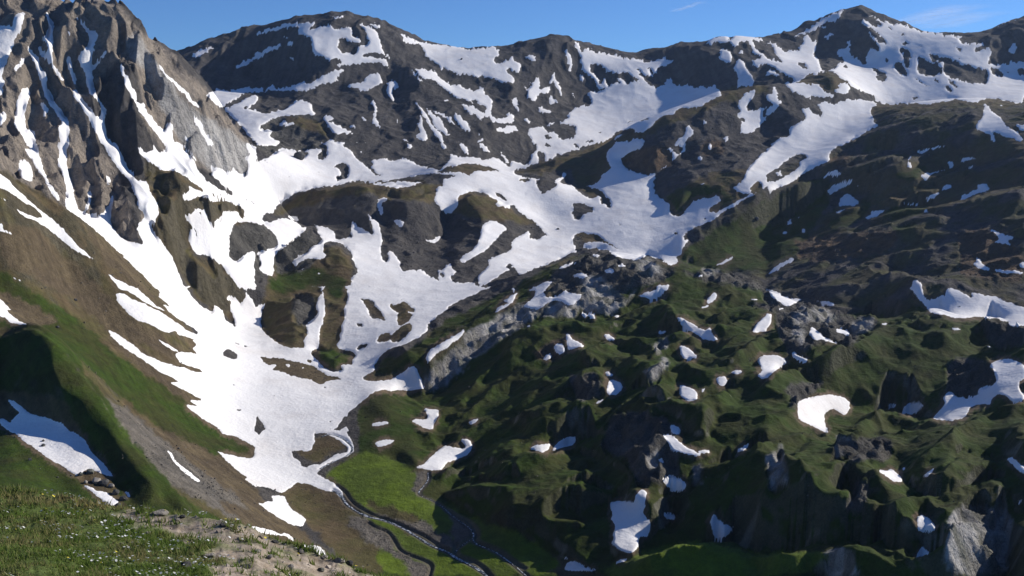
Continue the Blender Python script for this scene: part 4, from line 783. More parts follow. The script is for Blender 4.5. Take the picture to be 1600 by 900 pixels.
for i_, k_ in enumerate(list(keys)):
    if k_ in ('main', 'mt', 'moundbits', 'moundspots', 'isle1'): continue
    m = snid == i_ + 1
    if not m.any(): continue
    lab = pieces(m); ids, cnt = np.unique(lab[lab > 0], return_counts=True); od = np.argsort(-cnt)
    for rank, q in enumerate(od):
        if rank == 0: continue
        if rank == 1 and cnt[q] >= 25:
            keys.append(k_ + '#2'); snid[lab == ids[q]] = len(keys)
            base_ = SNL[k_]; SNL[k_ + '#2'] = (('snow_patch'), 'smaller scrap beside the ' + ' '.join(base_[1].split()[:11]), 'snow patch', base_[3])
        else: snid[lab == ids[q]] = keys.index('mt') + 1
snr = blur((snid > 0).astype(np.float32), .7)
rim = blur((snid > 0).astype(np.float32), 5.0)
for _ in range(6):
    for ax, d in ((0, 1), (0, -1), (1, 1), (1, -1)):
        q = np.roll(snid, d, ax); snid = np.where(snid == 0, q, snid)
WT = [blur((cov == i).astype(np.float32), 1.6) for i in range(len(CL))]
ZONES = [
 ('cliff', 'tall ribbed tan and grey cliff', '-200 -200 262 -200 262 78 330 150 398 225 385 320 380 500 330 500 230 385 150 340 100 322 0 262 -200 190'),
 ('hillside', '', '-200 190 0 262 100 322 160 350 250 450 330 560 400 700 480 850 560 960 -200 960'),
 ('grassy_spur', '', '-200 530 0 527 72 512 100 540 150 605 200 685 300 795 420 900 -200 960'),
 ('valley_floor', '', '330 560 400 500 560 600 640 640 660 735 900 880 960 960 480 960 400 700'),
 ('hill', '', '355 345 430 320 560 283 740 260 860 288 960 310 900 400 700 520 560 600 400 540 350 420'),
 ('rocky_spur', '', '800 268 960 213 1060 163 1200 128 1290 112 1375 158 1280 225 1160 310 1060 340 980 320 960 230'),
 ('strata_hillside', '', '1375 158 1500 150 1600 160 1800 140 1800 505 1600 508 1400 488 1240 468 1050 412 1050 395 1280 225'),
 ('hummocky_hill', '', '560 600 700 500 900 396 1000 403 1150 425 1300 493 1450 478 1600 503 1800 500 1800 960 960 960 900 880 660 735 640 640'),
]
zr = np.zeros((RH, RW), np.int8)
for i, (n, l, s) in enumerate(ZONES):
    for p in polys(-1, s):
        f = fill(p, 0); zr[f[0], f[1]][f[2]] = i + 1
# streams ---------------------------------------------------------
STREAMS = [
 ('stream', 1.2, 13, '410 30 450 5 500 15 560 45 600 90 600 120 560 150 480 185 420 215 400 230'),
 ('stream', 1.25, 13, '480 360 520 372 545 410 560 440 620 490 680 520 720 530 800 545 870 572 930 602 990 637 1050 680 1110 712 1200 747 1250 780 1330 822 1400 857 1450 905 1480 940'),
 ('stream', .6, 13, '1075 245 1078 300 1040 345 1015 372 1020 390 1080 415 1150 447 1190 480 1250 540 1330 592 1365 635 1352 680 1400 702 1480 732 1540 772 1600 822 1650 855 1690 905'),
 ('stream', .45, 13, '1360 650 1300 695 1240 745'),
]
BANKS = [ (13, '500 330 560 370 590 430 680 490 760 525 860 555 960 600 1060 650 1140 705 1210 735'), (13, '700 560 740 590 830 620 870 690 900 740 980 775 1080 810 1100 840 1080 900'), (13, '1200 480 1260 520 1340 560 1390 630 1370 680 1450 710 1540 750 1600 800 1680 850'), (13,'1250 700 1250 770 1330 790 1420 840 1470 900') ]
def march(Ef, px, py, lo=0.0):      # first meeting of the sight line with the terrain
    t, e = px2te(px, py)
    c = int(round((t - tt[0]) / (tt[1] - tt[0]))); c = min(max(c, 0), NT - 1)
    m = np.maximum.accumulate(Ef[c]); j = int(np.searchsorted(m, e)); j = min(max(j, 1), NW - 1)
    w = ww[j - 1] + (e - m[j - 1]) / max(m[j] - m[j - 1], 1e-9) * (ww[1] - ww[0])
    D_ = math.exp(min(max(w, ww[j - 1]), ww[j]))
    return t * D_, D_, e * D_
def dense(pts, step):
    out = []
    for a, b in zip(pts[:-1], pts[1:]):
        n = max(1, int(np.linalg.norm(b - a) / step))
        for k in range(n): out.append(a + (b - a) * k / n)
    out.append(pts[-1]); return np.array(out)
def smoothline(p, n=2):
    for _ in range(n):
        q = [p[0]]
        for a, b in zip(p[:-1], p[1:]): q += [a * .75 + b * .25, a * .25 + b * .75]
        q.append(p[-1]); p = np.array(q)
    return p
DD = np.exp(ww)[None]
X = tt[:, None] * DD; Y = np.repeat(DD, NT, 0)
def lookup(E):
    v = visible(E); px, py = te2px(tt[:, None], E)
    rows = np.arange(NW)
    for i in range(NT):
        j = np.nonzero(v[i])[0]
        py[i] = np.interp(rows, j, py[i, j]); px[i] = np.interp(rows, j, px[i, j])
    return px, py, v
px, py, v = lookup(E)
w_ = [sample(a, px, py) for a in WT]
sn0 = sample(blur(snr, 2.5), px, py)
rk = 1.0 * w_[1] + .9 * w_[2] + 1.0 * w_[3] + .55 * w_[0] + .25 * w_[4] + .38 * w_[5] + .25 * w_[6] + .03 * w_[7] + .1 * w_[8] + .9 * w_[9]
hum = sample(blur((zr == 8).astype(np.float32), 8), px, py); val = sample(blur((zr == 4).astype(np.float32), 6), px, py)
amp = rk * (1 - .9 * np.clip(sn0 * 1.3, 0, 1)) * (1 - .8 * val)
left = sample(blur(((zr == 2) | (zr == 3)).astype(np.float32), 8), px, py)
amp = amp * (1 - .72 * left)
stz = sample(blur((zr == 7).astype(np.float32), 6), px, py); amp = amp * (1 - .5 * stz)
far = np.clip((Y - 1500) / 1500, 0, 1)
Z = E * DD
clf = sample(blur((zr == 1).astype(np.float32), 8), px, py) * (1 - np.clip(sn0 * .8, 0, 1))
XX = X + 14 * fbm(X / 70, Y / 70, 2, 31); YY = Y + 14 * fbm(X / 70, Y / 70, 2, 41)
Z = Z + amp * ((9 - 5.5 * far) * (ridged(XX / 75, YY / 75, 5, 3, .52) - .9) * (1 - .4 * hum) + far * 13 * (ridged(XX / 230, YY / 230, 5, 12, .55) - .9))
Z = Z + (.35 + .8 * hum + .5 * amp) * fbm(X / 22, Y / 22, 3, 50) * (1 - .85 * np.clip(sn0 * 1.3, 0, 1)) * (1 - .75 * val)
Z = Z + hum * .45 * (1 - np.clip(sn0 * 1.3, 0, 1)) * (1 - val) * fbm(X / 7, Y / 7, 2, 60)
um0, vm0 = X * .8 + Y * .6, Y * .8 - X * .6
rocky = (w_[2] + w_[3]) * (1 - np.clip(sn0 * 1.3, 0, 1))
Z = Z + rocky * 6.0 * (ridged(um0 / 60 + .3 * fbm(X / 25, Y / 25, 2, 61), vm0 / 34, 5, 62, .5) - .8) * (.35 + .65 * hum)
Z = Z + sn0 * .5 * fbm(X / 35, Y / 35, 2, 70)
Z = Z + clf * 13 * (ridged((X * .85 + Y * .5) / 42 + .5 * fbm(X / 60, Y / 60, 2, 63), (Y * .85 - X * .5) / 330, 4, 64, .5) - .9)
Z = Z + far * amp * 9 * (ridged(X / 85 + .5 * fbm(X / 150, Y / 150, 2, 65), Y / 520, 3, 66, .5) - .9)
smr = np.zeros((RH, RW), np.float32)
for s_ in ('1242 572 1275 557 1305 542 1350 514 1400 506 1450 514 1530 508 1535 540 1500 560 1440 590 1350 610 1270 600|950 900 1000 858 1100 843 1180 860 1300 856 1350 848 1300 920 950 920|1067 563 1120 550 1180 518 1240 520 1250 545 1150 562|680 770 740 720 820 690 900 690 930 700 900 770 830 810 760 810 700 795|860 560 900 545 1000 560 980 580 900 570',):
    for p in polys(-1, s_):
        f = fill(p); smr[f[0], f[1]][f[2]] = 1
smo = 1 - .82 * sample(blur(smr, 5), px, py)
um, vm = X * .8 + Y * .6, Y * .8 - X * .6
Z = Z + hum * (1 - val) * (1 - np.clip(sn0 * 1.5, 0, 1)) * smo * 4.4 * (ridged(um / 120 + .4 * fbm(X / 50, Y / 50, 2, 67), vm / 50, 3, 68, .42) - .85)
# bedded rock of the right-hand slope: steps that follow inclined beds
st = sample(blur((zr == 7).astype(np.float32), 6), px, py) * (1 - np.clip(sn0 * 1.5, 0, 1))
ph = (Z - .33 * (X) + .10 * Y + 8 * fbm(X / 120, Y / 120, 2, 80)) / 30.0
fr = ph - np.floor(ph); saw = np.where(fr < .75, fr / .75, (1 - fr) / .25) - .5
Z = Z + st * 5 * (1 - .8 * w_[6]) * saw + st * (1.2 - .8 * w_[6]) * (ridged(XX / 28, YY / 28, 3, 90) - .8)
E2 = Z / DD
# channels of the brooks
lines = []
for n, wd, crop, s in STREAMS:
    p = smoothline(polys(crop, s)[0]); q = np.array([march(E2, a, b) for a, b in p])
    k = np.ones(7) / 7
    for c in (1, 2):
        pad = np.pad(q[:, c], 3, 'edge'); q[:, c] = np.convolve(pad, k, 'valid')
    lines.append((n, wd, q))
blines = [np.array([march(E2, a, b) for a, b in smoothline(polys(c, s)[0])]) for c, s in BANKS]
sub = (Y < 1150) & (X > -260) & (X < 160)
sx, sy = X[sub], Y[sub]
def dist(lines_, sx, sy):
    best = np.full(sx.shape, 1e9)
    for q in lines_:
        for a, b in zip(q[:-1], q[1:]):
            d = b[:2] - a[:2]; L2 = d @ d + 1e-9
            near = (np.abs(sx - a[0]) < 25) & (np.abs(sy - a[1]) < 30)
            if not near.any(): continue
            u = np.clip(((sx[near] - a[0]) * d[0] + (sy[near] - a[1]) * d[1]) / L2, 0, 1)
            dd = np.hypot(sx[near] - a[0] - u * d[0], sy[near] - a[1] - u * d[1])
            best[near] = np.minimum(best[near], dd)
    return best
ds = dist([l[2] for l in lines], sx, sy); dbk = dist(blines, sx, sy)
zs = Z[sub]
zs = zs - .9 * (1 - np.clip((ds - 1.0) / 1.8, 0, 1))
zs = zs - 1.3 * (1 - np.clip((dbk - .4) / 1.7, 0, 1))
Z[sub] = zs
DS = np.full(Z.shape, 1e3); DS[sub] = np.minimum(ds, dbk)
E2 = Z / DD
px, py, v = lookup(E2)
# final masks -------------------------------------------------------
jx = 1.5 * fbm(px / 4, py / 4, 3, 100) + 1.8 * fbm(px / 16, py / 16, 2, 104); jy = 1.5 * fbm(px / 4, py / 4, 3, 110) + 1.8 * fbm(px / 16, py / 16, 2, 114)
jit = .6 + .4 * np.clip((Y - 900) / 600, 0, 1)
jy = jy + far * 3.0 * fbm(px / 5.0, py / 16, 4, 118, .6) * (1 - np.clip(sample(blur(snr, 7), px, py) * 1.6 - .9, 0, 1))
sn = sample(snr, px + jx * jit, py + jy * jit)
iy = np.clip((py + PAD).astype(int), 0, RH - 1); ix = np.clip((px + PAD).astype(int), 0, RW - 1)
sid = snid[iy, ix]; zone = zr[np.clip(iy + (jy * 0).astype(int), 0, RH - 1), ix]
rm = sample(rim, px + 2 * jx, py + 2 * jy)
kx = px + 5 * fbm(px / 22, py / 22, 4, 120) + 1.5 * fbm(px / 4, py / 4, 2, 121); ky = py + 5 * fbm(px / 22, py / 22, 4, 130) + 1.5 * fbm(px / 4, py / 4, 2, 131)
w_ = [sample(a, kx, ky) for a in WT]
oq = np.clip(.45 + 1.1 * fbm(X / 60, Y / 60, 4, 192), 0, .8) * w_[0] * st; w_[0] = w_[0] - oq; w_[5] = w_[5] + oq * .5; w_[6] = w_[6] + oq * .5
pq = np.clip(.55 + 1.3 * fbm(X / 16, Y / 16, 4, 190), 0, 1); tk = .7 * w_[2] * (1 - pq) * np.clip(hum * 1.5, 0, 1); w_[2] = w_[2] - tk; w_[3] = w_[3] + tk * .45; w_[6] = w_[6] + tk * .55
ALB = np.array([[.096, .087, .078], [.31, .26, .205], [.46, .44, .41], [.125, .117, .102], [.118, .090, .052], [.085, .074, .030],
                [.033, .055, .007], [.105, .150, .014], [.165, .145, .118], [.150, .100, .060]], np.float32)
ALB2 = np.array([[.062, .058, .056], [.215, .185, .155], [.30, .285, .265], [.070, .066, .058], [.095, .072, .045], [.100, .074, .040],
                [.042, .047, .012], [.085, .118, .018], [.120, .108, .092], [.095, .070, .050]], np.float32)
mix = np.clip(.5 + .9 * fbm(X / 40, Y / 40, 5, 140, .6), 0, 1)[..., None]
mixf = np.clip(.5 + .9 * fbm(X / 140, Y / 140, 3, 150, .6), 0, 1)[..., None]
col = 0
for i in range(len(CL)):
    col = col + w_[i][..., None] * (ALB[i] * (1 - mix) + ALB2[i] * mix)
# steep ground in the turf is bare rock or earth
gy, gx = np.gradient(Z, axis=1) / np.gradient(Y, axis=1), np.gradient(Z, axis=0) / (np.gradient(X, axis=0) + 1e-6)
slope = np.hypot(gx, gy)
turf = w_[5] + w_[6]
nr = fbm(X / 18, Y / 18, 4, 160)
bare = np.clip((slope - 1.25 + .35 * nr) / .35, 0, 1) * turf * np.clip(.6 + hum, 0, 1) * (1 - .45 * hum)
pale = (np.clip(fbm(X / 30, Y / 30, 3, 195) * 3 - .9, 0, .8) * hum)[..., None]
col = col * (1 - bare[..., None]) + bare[..., None] * pale * np.array([.20, .19, .175]) + bare[..., None] * (np.array([.115, .100, .080]) * (1 - mix) + np.array([.055, .055, .035]) * mix)
# old turf still brown where the snow has just gone
br = np.clip((rm - .04) * 4.5, 0, 1) * (w_[6] + w_[7] * .9 + w_[5] * .5) * (1 - bare)
col = col * (1 - br[..., None]) + br[..., None] * np.array([.125, .092, .060])
gr = (1 - np.clip((DS - 1.6) / 2.0, 0, 1)) * .85
col = col * (1 - gr[..., None]) + gr[..., None] * np.array([.12, .10, .078])
col = col * (1 + .10 * (mixf - .5))
col = col * (1 + .26 * left * fbm((X * .8 + Y * .6) / 4.5, (X * .6 - Y * .8) / 55, 4, 180) )[..., None]
col = col * (1 + .30 * far * fbm(X / 11, Y / 140, 4, 184))[..., None]
rkv = np.clip(w_[0] * .6 + w_[1] + w_[2] + w_[3] + w_[8] * .5 + w_[9] + bare + w_[4] * .25, 0, 1) * (1 - .45 * far)

def grid_mesh(name, quads, P_, cols=None, rks=None, smooth=True):
    """quads: (n,4) flat vertex numbers into P_ (N,3)"""
    used, inv = np.unique(quads.ravel(), return_inverse=True)
    me = bpy.data.meshes.new(name); n = len(quads)
    me.vertices.add(len(used)); me.vertices.foreach_set('co', P_[used].astype(np.float32).ravel())
    me.loops.add(n * 4); me.loops.foreach_set('vertex_index', inv.astype(np.int32).ravel())
    me.polygons.add(n); me.polygons.foreach_set('loop_start', np.arange(0, n * 4, 4, dtype=np.int32))
    try: me.polygons.foreach_set('loop_total', np.full(n, 4, np.int32))
    except Exception: pass
    me.polygons.foreach_set('use_smooth', np.full(n, smooth, bool))
    if cols is not None:
        a = me.attributes.new('cover', 'FLOAT_COLOR', 'POINT')
        c4 = np.concatenate([cols[used], rks[used][:, None]], 1).astype(np.float32); a.data.foreach_set('color', c4.ravel())
    me.update(calc_edges=True)
    return me
def link(name, me, mat, label=None, cat=None, group=None, kind=None, parent=None):
    o = bpy.data.objects.new(name, me); COL.objects.link(o)
    if mat and not me.materials: me.materials.append(mat)
    if label: o['label'] = label
    if cat: o['category'] = cat
    if group: o['group'] = group
    if kind: o['kind'] = kind
    if parent: o.parent = parent
    return o
# ------------------------------------------------------------------ materials
def newmat(name):
    m = bpy.data.materials.new(name); m.use_nodes = True; n = m.node_tree; n.nodes.clear()
    out = n.nodes.new('ShaderNodeOutputMaterial'); b = n.nodes.new('ShaderNodeBsdfPrincipled')
    n.links.new(b.outputs[0], out.inputs[0]); b.inputs['Roughness'].default_value = .95
    b.inputs['Specular IOR Level'].default_value = .12
    return m, n, b
def noise(n, scale, detail=4, rough=.6, vec=None):
    t = n.nodes.new('ShaderNodeTexNoise'); t.inputs['Scale'].default_value = scale
    t.inputs['Detail'].default_value = detail; t.inputs['Roughness'].default_value = rough
    if vec is not None: n.links.new(vec, t.inputs['Vector'])
    return t.outputs['Fac']
def math_(n, op, a, b=None, clamp=False):
    t = n.nodes.new('ShaderNodeMath'); t.operation = op; t.use_clamp = clamp
    for i, q in enumerate((a, b)):
        if q is None: continue
        if isinstance(q, (int, float)): t.inputs[i].default_value = q
        else: n.links.new(q, t.inputs[i])
    return t.outputs[0]
def maprange(n, a, f0, f1, t0, t1):
    t = n.nodes.new('ShaderNodeMapRange'); n.links.new(a, t.inputs[0])
    for i, q in enumerate((f0, f1, t0, t1)): t.inputs[i + 1].default_value = q
    return t.outputs[0]
def mixc(n, f, a, b, blend='MIX'):
    t = n.nodes.new('ShaderNodeMix'); t.data_type = 'RGBA'; t.blend_type = blend
    for i, q in ((0, f), (6, a), (7, b)):
        if isinstance(q, (int, float)): t.inputs[i].default_value = q
        elif isinstance(q, tuple): t.inputs[i].default_value = (*q, 1)
        else: n.links.new(q, t.inputs[i])
    return t.outputs[2]
def coords(n):
    g_ = n.nodes.new('ShaderNodeNewGeometry'); return g_.outputs['Position']
def bump(n, b, h, strength, dist_):
    t = n.nodes.new('ShaderNodeBump'); t.inputs['Strength'].default_value = strength if isinstance(strength, (int, float)) else 1
    if not isinstance(strength, (int, float)): n.links.new(strength, t.inputs['Strength'])
    t.inputs['Distance'].default_value = dist_; n.links.new(h, t.inputs['Height']); n.links.new(t.outputs[0], b.inputs['Normal'])
m_ground, n, b = newmat('ground')
at = n.nodes.new('ShaderNodeAttribute'); at.attribute_name = 'cover'
pos = coords(n)
f1 = noise(n, .9, 5, .65, pos); f2 = noise(n, .11, 6, .7, pos); f3 = noise(n, .035, 4, .6, pos)
v1 = maprange(n, f1, .25, .75, .55, 1.45); v2 = maprange(n, f2, .28, .72, .66, 1.34)
c = mixc(n, 1.0, at.outputs['Color'], v2, 'MULTIPLY')
c = mixc(n, maprange(n, at.outputs['Alpha'], 0, 1, .55, 1.0), c, mixc(n, 1.0, c, v1, 'MULTIPLY'))
n.links.new(c, b.inputs['Base Color'])
h = math_(n, 'ADD', math_(n, 'MULTIPLY', f2, 6.0), math_(n, 'MULTIPLY', f1, 1.0))
vo = n.nodes.new('ShaderNodeTexVoronoi'); vo.feature = 'DISTANCE_TO_EDGE'; vo.inputs['Scale'].default_value = .09
wv = n.nodes.new('ShaderNodeVectorMath'); wv.operation = 'MULTIPLY_ADD'
nv = n.nodes.new('ShaderNodeTexNoise'); nv.inputs['Scale'].default_value = .15; n.links.new(pos, nv.inputs['Vector'])
n.links.new(nv.outputs['Color'], wv.inputs[0]); wv.inputs[1].default_value = (9, 9, 9); n.links.new(pos, wv.inputs[2]); n.links.new(wv.outputs[0], vo.inputs['Vector'])
crk = math_(n, 'MULTIPLY', maprange(n, vo.outputs['Distance'], 0, .12, 0, .6), at.outputs['Alpha'])
bump(n, b, math_(n, 'ADD', h, crk), maprange(n, at.outputs['Alpha'], 0, 1, .4, 1.0), 1.3)
m_snow, n, b = newmat('snow')
pos = coords(n)
d1 = noise(n, .02, 6, .65, pos); d2 = noise(n, .35, 5, .7, pos)
c = mixc(n, maprange(n, d1, .48, .72, 0, .55), (.86, .84, .81), (.70, .65, .60))
c = mixc(n, maprange(n, d2, .58, .78, 0, .6), c, (.55, .52, .48))
n.links.new(c, b.inputs['Base Color']); b.inputs['Roughness'].default_value = .75
s1 = noise(n, .28, 3, .55, pos); s2 = noise(n, .06, 2, .5, pos)
bump(n, b, math_(n, 'ADD', s1, math_(n, 'MULTIPLY', s2, 1.0)), .6, 1.0)
# ------------------------------------------------------------------ meshes of land and snow
Pv = np.stack([X, Y, Z], -1).reshape(-1, 3)
ii = np.arange((NT - 1) * (NW - 1)); a_ = ii // (NW - 1); b_ = ii % (NW - 1)
v00 = a_ * NW + b_; Q = np.stack([v00, v00 + NW, v00 + NW + 1, v00 + 1], 1)
s4 = sn.reshape(-1)[Q]; smin = s4.min(1); smax = s4.max(1)
colf = col.reshape(-1, 3); rkf = rkv.reshape(-1)
zq = zone.reshape(-1)[v00]
TL = {0: 'mountain_range'}
for i, zz in enumerate(ZONES): TL[i + 1] = zz[0]
keep = smin < .97
for zi, nm in TL.items():
    sel = keep & (zq == zi)
    if sel.any():
        link(nm, grid_mesh(nm, Q[sel], Pv, colf, rkf), m_ground, kind='structure')
th = .22 * np.clip(Y / 900, .6, 3.0)
Zs = Z + th * (2 * sn - 1) + .25 * th * (sn > .5) * fbm(X / 12, Y / 12, 2, 170)
Ps = np.stack([X, Y, Zs], -1).reshape(-1, 3)
idq = np.take_along_axis(sid.reshape(-1)[Q], s4.argmax(1)[:, None], 1)[:, 0]
SN_MAIN = ('main', 'mt', 'spots')
for i, k in enumerate(keys):
    sel = (smax > .42) & (idq == i + 1)
    if not sel.any(): print('no snow', k); continue
    me = grid_mesh('snow', Q[sel], Ps)
    if k in ('main',): link('snowfield', me, m_snow, kind='structure')
    elif k in ('mt', 'moundbits', 'moundspots', 'isle1'): link('snow_flecks', me, m_snow, kind='stuff')
    else:
        nm, lb, ct_, gp = SNL.get(k, ('snow_patch', None, 'snow patch', None))
        link(nm, me, m_snow, lb or ('white snow patch ' + k), ct_, gp)
m_water, n, b = newmat('brook water')
pos = coords(n)
fo = noise(n, .55, 5, .75, pos)
n.links.new(mixc(n, maprange(n, fo, .50, .60, 0, 1), (.05, .055, .05), (.74, .76, .78)), b.inputs['Base Color'])
n.links.new(maprange(n, fo, .50, .60, .12, .8), b.inputs['Roughness']); b.inputs['Specular IOR Level'].default_value = .5
bump(n, b, fo, .6, .3)
def height(x, y):
    t = x / y; w = math.log(y)
    a = (t - tt[0]) / (tt[1] - tt[0]); c = (w - ww[0]) / (ww[1] - ww[0])
    a = min(max(a, 0), NT - 1.001); c = min(max(c, 0), NW - 1.001); i, j = int(a), int(c); fa, fc = a - i, c - j
    return float((Z[i, j] * (1 - fa) + Z[i + 1, j] * fa) * (1 - fc) + (Z[i, j + 1] * (1 - fa) + Z[i + 1, j + 1] * fa) * fc)
for li, (nm, wd, q) in enumerate(lines):
    q = dense(q[:, :2], 1.2); n_ = len(q); vs = []; fs = []
    for k in range(n_):
        d = q[min(k + 1, n_ - 1)] - q[max(k - 1, 0)]; d = d / (np.linalg.norm(d) + 1e-9); nn = np.array([-d[1], d[0]])
        hw = wd * (.75 + .45 * float(perlin(k * .13, li * 3.1)))
        zc = height(*q[k]) + .35
        for s in (-1, 0, 1):
            p = q[k] + nn * s * hw; vs.append((p[0], p[1], zc + (.12 if s == 0 else 0)))
    fs = [(3 * k + s, 3 * k + s + 1, 3 * k + s + 4, 3 * k + s + 3) for k in range(n_ - 1) for s in (0, 1)]
    me = bpy.data.meshes.new('stream'); me.from_pydata(vs, [], fs); me.update()
    link('stream', me, m_water, kind='structure')
# ------------------------------------------------------------------ the near meadow and trodden crest the picture is taken from
SIL = np.array([(-260,768),(-100,768),(0,767),(50,770),(125,785),(175,791),(212,796),(250,803),(287,807),(325,811),(360,815),(400,826),(425,836),(450,846),(482,859),(512,872),(537,876),(555,886),(575,894),(600,902),(640,915),(700,935),(760,960)], float)
fr = np.random.RandomState(3)
NF, NG = 520, 330
tf = np.linspace(-.66, .03, NF)
st_, se_ = px2te(SIL[:, 0], SIL[:, 1])
esil = np.interp(tf, st_, se_) + .0012 * fbm(tf * 60, tf * 0, 4, 200)
Dsil = np.interp(tf, px2te(np.array([0., 200, 400, 600]), np.array([850.] * 4))[0], [20.5, 20, 19, 18.5])
uu = np.linspace(0, 1, NG)
D0 = 5.0
GD = np.empty((NF, NG)); GZ = np.empty((NF, NG))
for i in range(NF):
    k = int(NG * .86)
    d = D0 * (Dsil[i] / D0) ** np.linspace(0, 1, k)
    e0 = -.80
    z0, z1 = e0 * D0, esil[i] * Dsil[i]
    s = np.clip((d - D0) / (Dsil[i] - D0), 0, 1)
    sl1 = esil[i]                                       # touches the sight line at the brow
    za = z0 + (z1 - z0) * (1 - (1 - s) ** 1.25)
    f_ = np.linspace(0, 1, NG - k + 1)[1:]
    d2_ = Dsil[i] + f_ ** 2.6 * (434 - Dsil[i])
    ee = min(float(np.interp(tf[i], tt, E2[:, 2])), esil[i] - .02) - .004
    q2 = np.clip((d2_ - Dsil[i]) / 30, 0, 1)
    zb = (esil[i] + (ee - esil[i]) * (q2 * .6 + .4 * (d2_ - Dsil[i]) / (434 - Dsil[i]))) * d2_
    GD[i] = np.r_[d, d2_]; GZ[i] = np.r_[za, zb]
GX = tf[:, None] * GD
fpx, fpy = te2px(tf[:, None], GZ / GD)
path = np.zeros((RH, RW), np.float32)
for s_ in ('135 803 200 800 260 806 340 812 400 826 450 846 512 872 600 900 620 960 330 960 345 900 320 870 330 850 290 838 240 826 190 815',):
    f = fill(polys(-1, s_)[0]); path[f[0], f[1]][f[2]] = 1
pth = sample(blur(path, 5), fpx, fpy)
nz = fbm(GX * 1.1, GD * 1.1, 5, 210)
pth = np.clip(pth * 1.05 + .95 * nz * (pth > .03) + .35 * fbm(GX * 3, GD * 3, 3, 214) * (pth > .03) - .1, 0, 1)
GZ = GZ + .08 * fbm(GX * .8, GD * .8, 4, 220) * np.clip(GD / 12, .3, 1) + .010 * fbm(GX * 4, GD * 4, 3, 230) + .012 * pth * fbm(GX * 9, GD * 9, 3, 232) - .05 * pth
gcol = np.array([.085, .115, .03]) * (1 - pth[..., None]) + pth[..., None] * (np.array([.30, .245, .185]) + .05 * fbm(GX * 5, GD * 5, 3, 240)[..., None])
gcol = gcol * (1 + .35 * fbm(GX * 2.5, GD * 2.5, 3, 250)[..., None])
m_near, n, b = newmat('near ground')
at = n.nodes.new('ShaderNodeAttribute'); at.attribute_name = 'cover'; pos = coords(n)
f1 = noise(n, 22, 5, .7, pos); f2 = noise(n, 4, 4, .6, pos)
c = mixc(n, 1.0, at.outputs['Color'], maprange(n, f1, .3, .7, .6, 1.4), 'MULTIPLY')
n.links.new(c, b.inputs['Base Color'])
bump(n, b, math_(n, 'ADD', math_(n, 'MULTIPLY', f1, .012), math_(n, 'MULTIPLY', f2, .04)), 1.0, 1.0)
Pf = np.stack([GX, GD, GZ], -1).reshape(-1, 3)
q_ = np.arange((NF - 1) * (NG - 1)); a_ = q_ // (NG - 1) * NG + q_ % (NG - 1)
QF = np.stack([a_, a_ + NG, a_ + NG + 1, a_ + 1], 1)
link('meadow', grid_mesh('meadow', QF, Pf, np.clip(gcol, .01, 1).reshape(-1, 3), pth.reshape(-1)), m_near, kind='structure')
def near_at(px_, py_):
    t, e = px2te(px_, py_); i = min(max(int(round((t - tf[0]) / (tf[1] - tf[0]))), 0), NF - 1)
    m = np.maximum.accumulate(GZ[i] / GD[i]); j = min(int(np.searchsorted(m, e)), NG - 1)
    return i, j
def frame_of(i, j):
    return np.array([GX[i, j], GD[i, j], GZ[i, j]])
# grass blades --------------------------------------------------
def cmat(name, rough=.9, trans=0):
    m, n, b = newmat(name); at = n.nodes.new('ShaderNodeAttribute'); at.attribute_name = 'cover'
    n.links.new(at.outputs['Color'], b.inputs['Base Color']); b.inputs['Roughness'].default_value = rough
    if trans:
        tr = n.nodes.new('ShaderNodeBsdfTranslucent'); mx = n.nodes.new('ShaderNodeMixShader'); mx.inputs[0].default_value = trans
        n.links.new(at.outputs['Color'], tr.inputs[0]); n.links.new(b.outputs[0], mx.inputs[1]); n.links.new(tr.outputs[0], mx.inputs[2])
        n.links.new(mx.outputs[0], [q for q in n.nodes if q.type == 'OUTPUT_MATERIAL'][0].inputs[0])
    return m
def tri_mesh(name, V, nper, C_):
    me = bpy.data.meshes.new(name); k = len(V); nt_ = k // nper
    me.vertices.add(k); me.vertices.foreach_set('co', V.astype(np.float32).ravel())
    me.loops.add(k); me.loops.foreach_set('vertex_index', np.arange(k, dtype=np.int32))
    me.polygons.add(nt_); me.polygons.foreach_set('loop_start', np.arange(0, k, nper, dtype=np.int32))
    a = me.attributes.new('cover', 'FLOAT_COLOR', 'POINT'); a.data.foreach_set('color', np.concatenate([C_, np.ones((k, 1))], 1).astype(np.float32).ravel())
    me.update(calc_edges=True); return me
NB = 150000
ri = fr.rand(NB) * (NF - 2); rj = (fr.rand(NB) ** .8) * (NG * .90)
i0 = ri.astype(int); j0 = rj.astype(int); fi = ri - i0; fj = rj - j0
bx = GX[i0, j0] * (1 - fi) + GX[i0 + 1, j0] * fi; by = GD[i0, j0] * (1 - fj) + GD[i0, j0 + 1] * fj
bz = (GZ[i0, j0] * (1 - fi) + GZ[i0 + 1, j0] * fi) * (1 - fj) + (GZ[i0, j0 + 1] * (1 - fi) + GZ[i0 + 1, j0 + 1] * fi) * fj
bx = bx + (GX[i0, np.minimum(j0 + 1, NG - 1)] - GX[i0, j0]) * fj
clump = fbm(bx * 1.7, by * 1.7, 3, 260) + .6 * fbm(bx * 6, by * 6, 2, 264)
pb = pth[i0, j0]
ok = (fr.rand(NB) < np.clip(1.0 - pb * 1.5 + .9 * clump * (.6 + pb), 0, 1)) & (fpx[i0, j0] > -330)
bx, by, bz, clump, pb = bx[ok], by[ok], bz[ok], clump[ok], pb[ok]; k = len(bx)
hh = (.022 + .040 * fr.rand(k)) * np.clip(1 + 1.1 * clump, .35, 2.4) * np.clip(by / 11, .7, 1.8)
wb = (.005 + .006 * fr.rand(k)) * np.clip(by / 9, .8, 2.2); an = fr.rand(k) * 6.283; ln = (fr.rand(k, 2) - .5) * hh[:, None] * 1.5
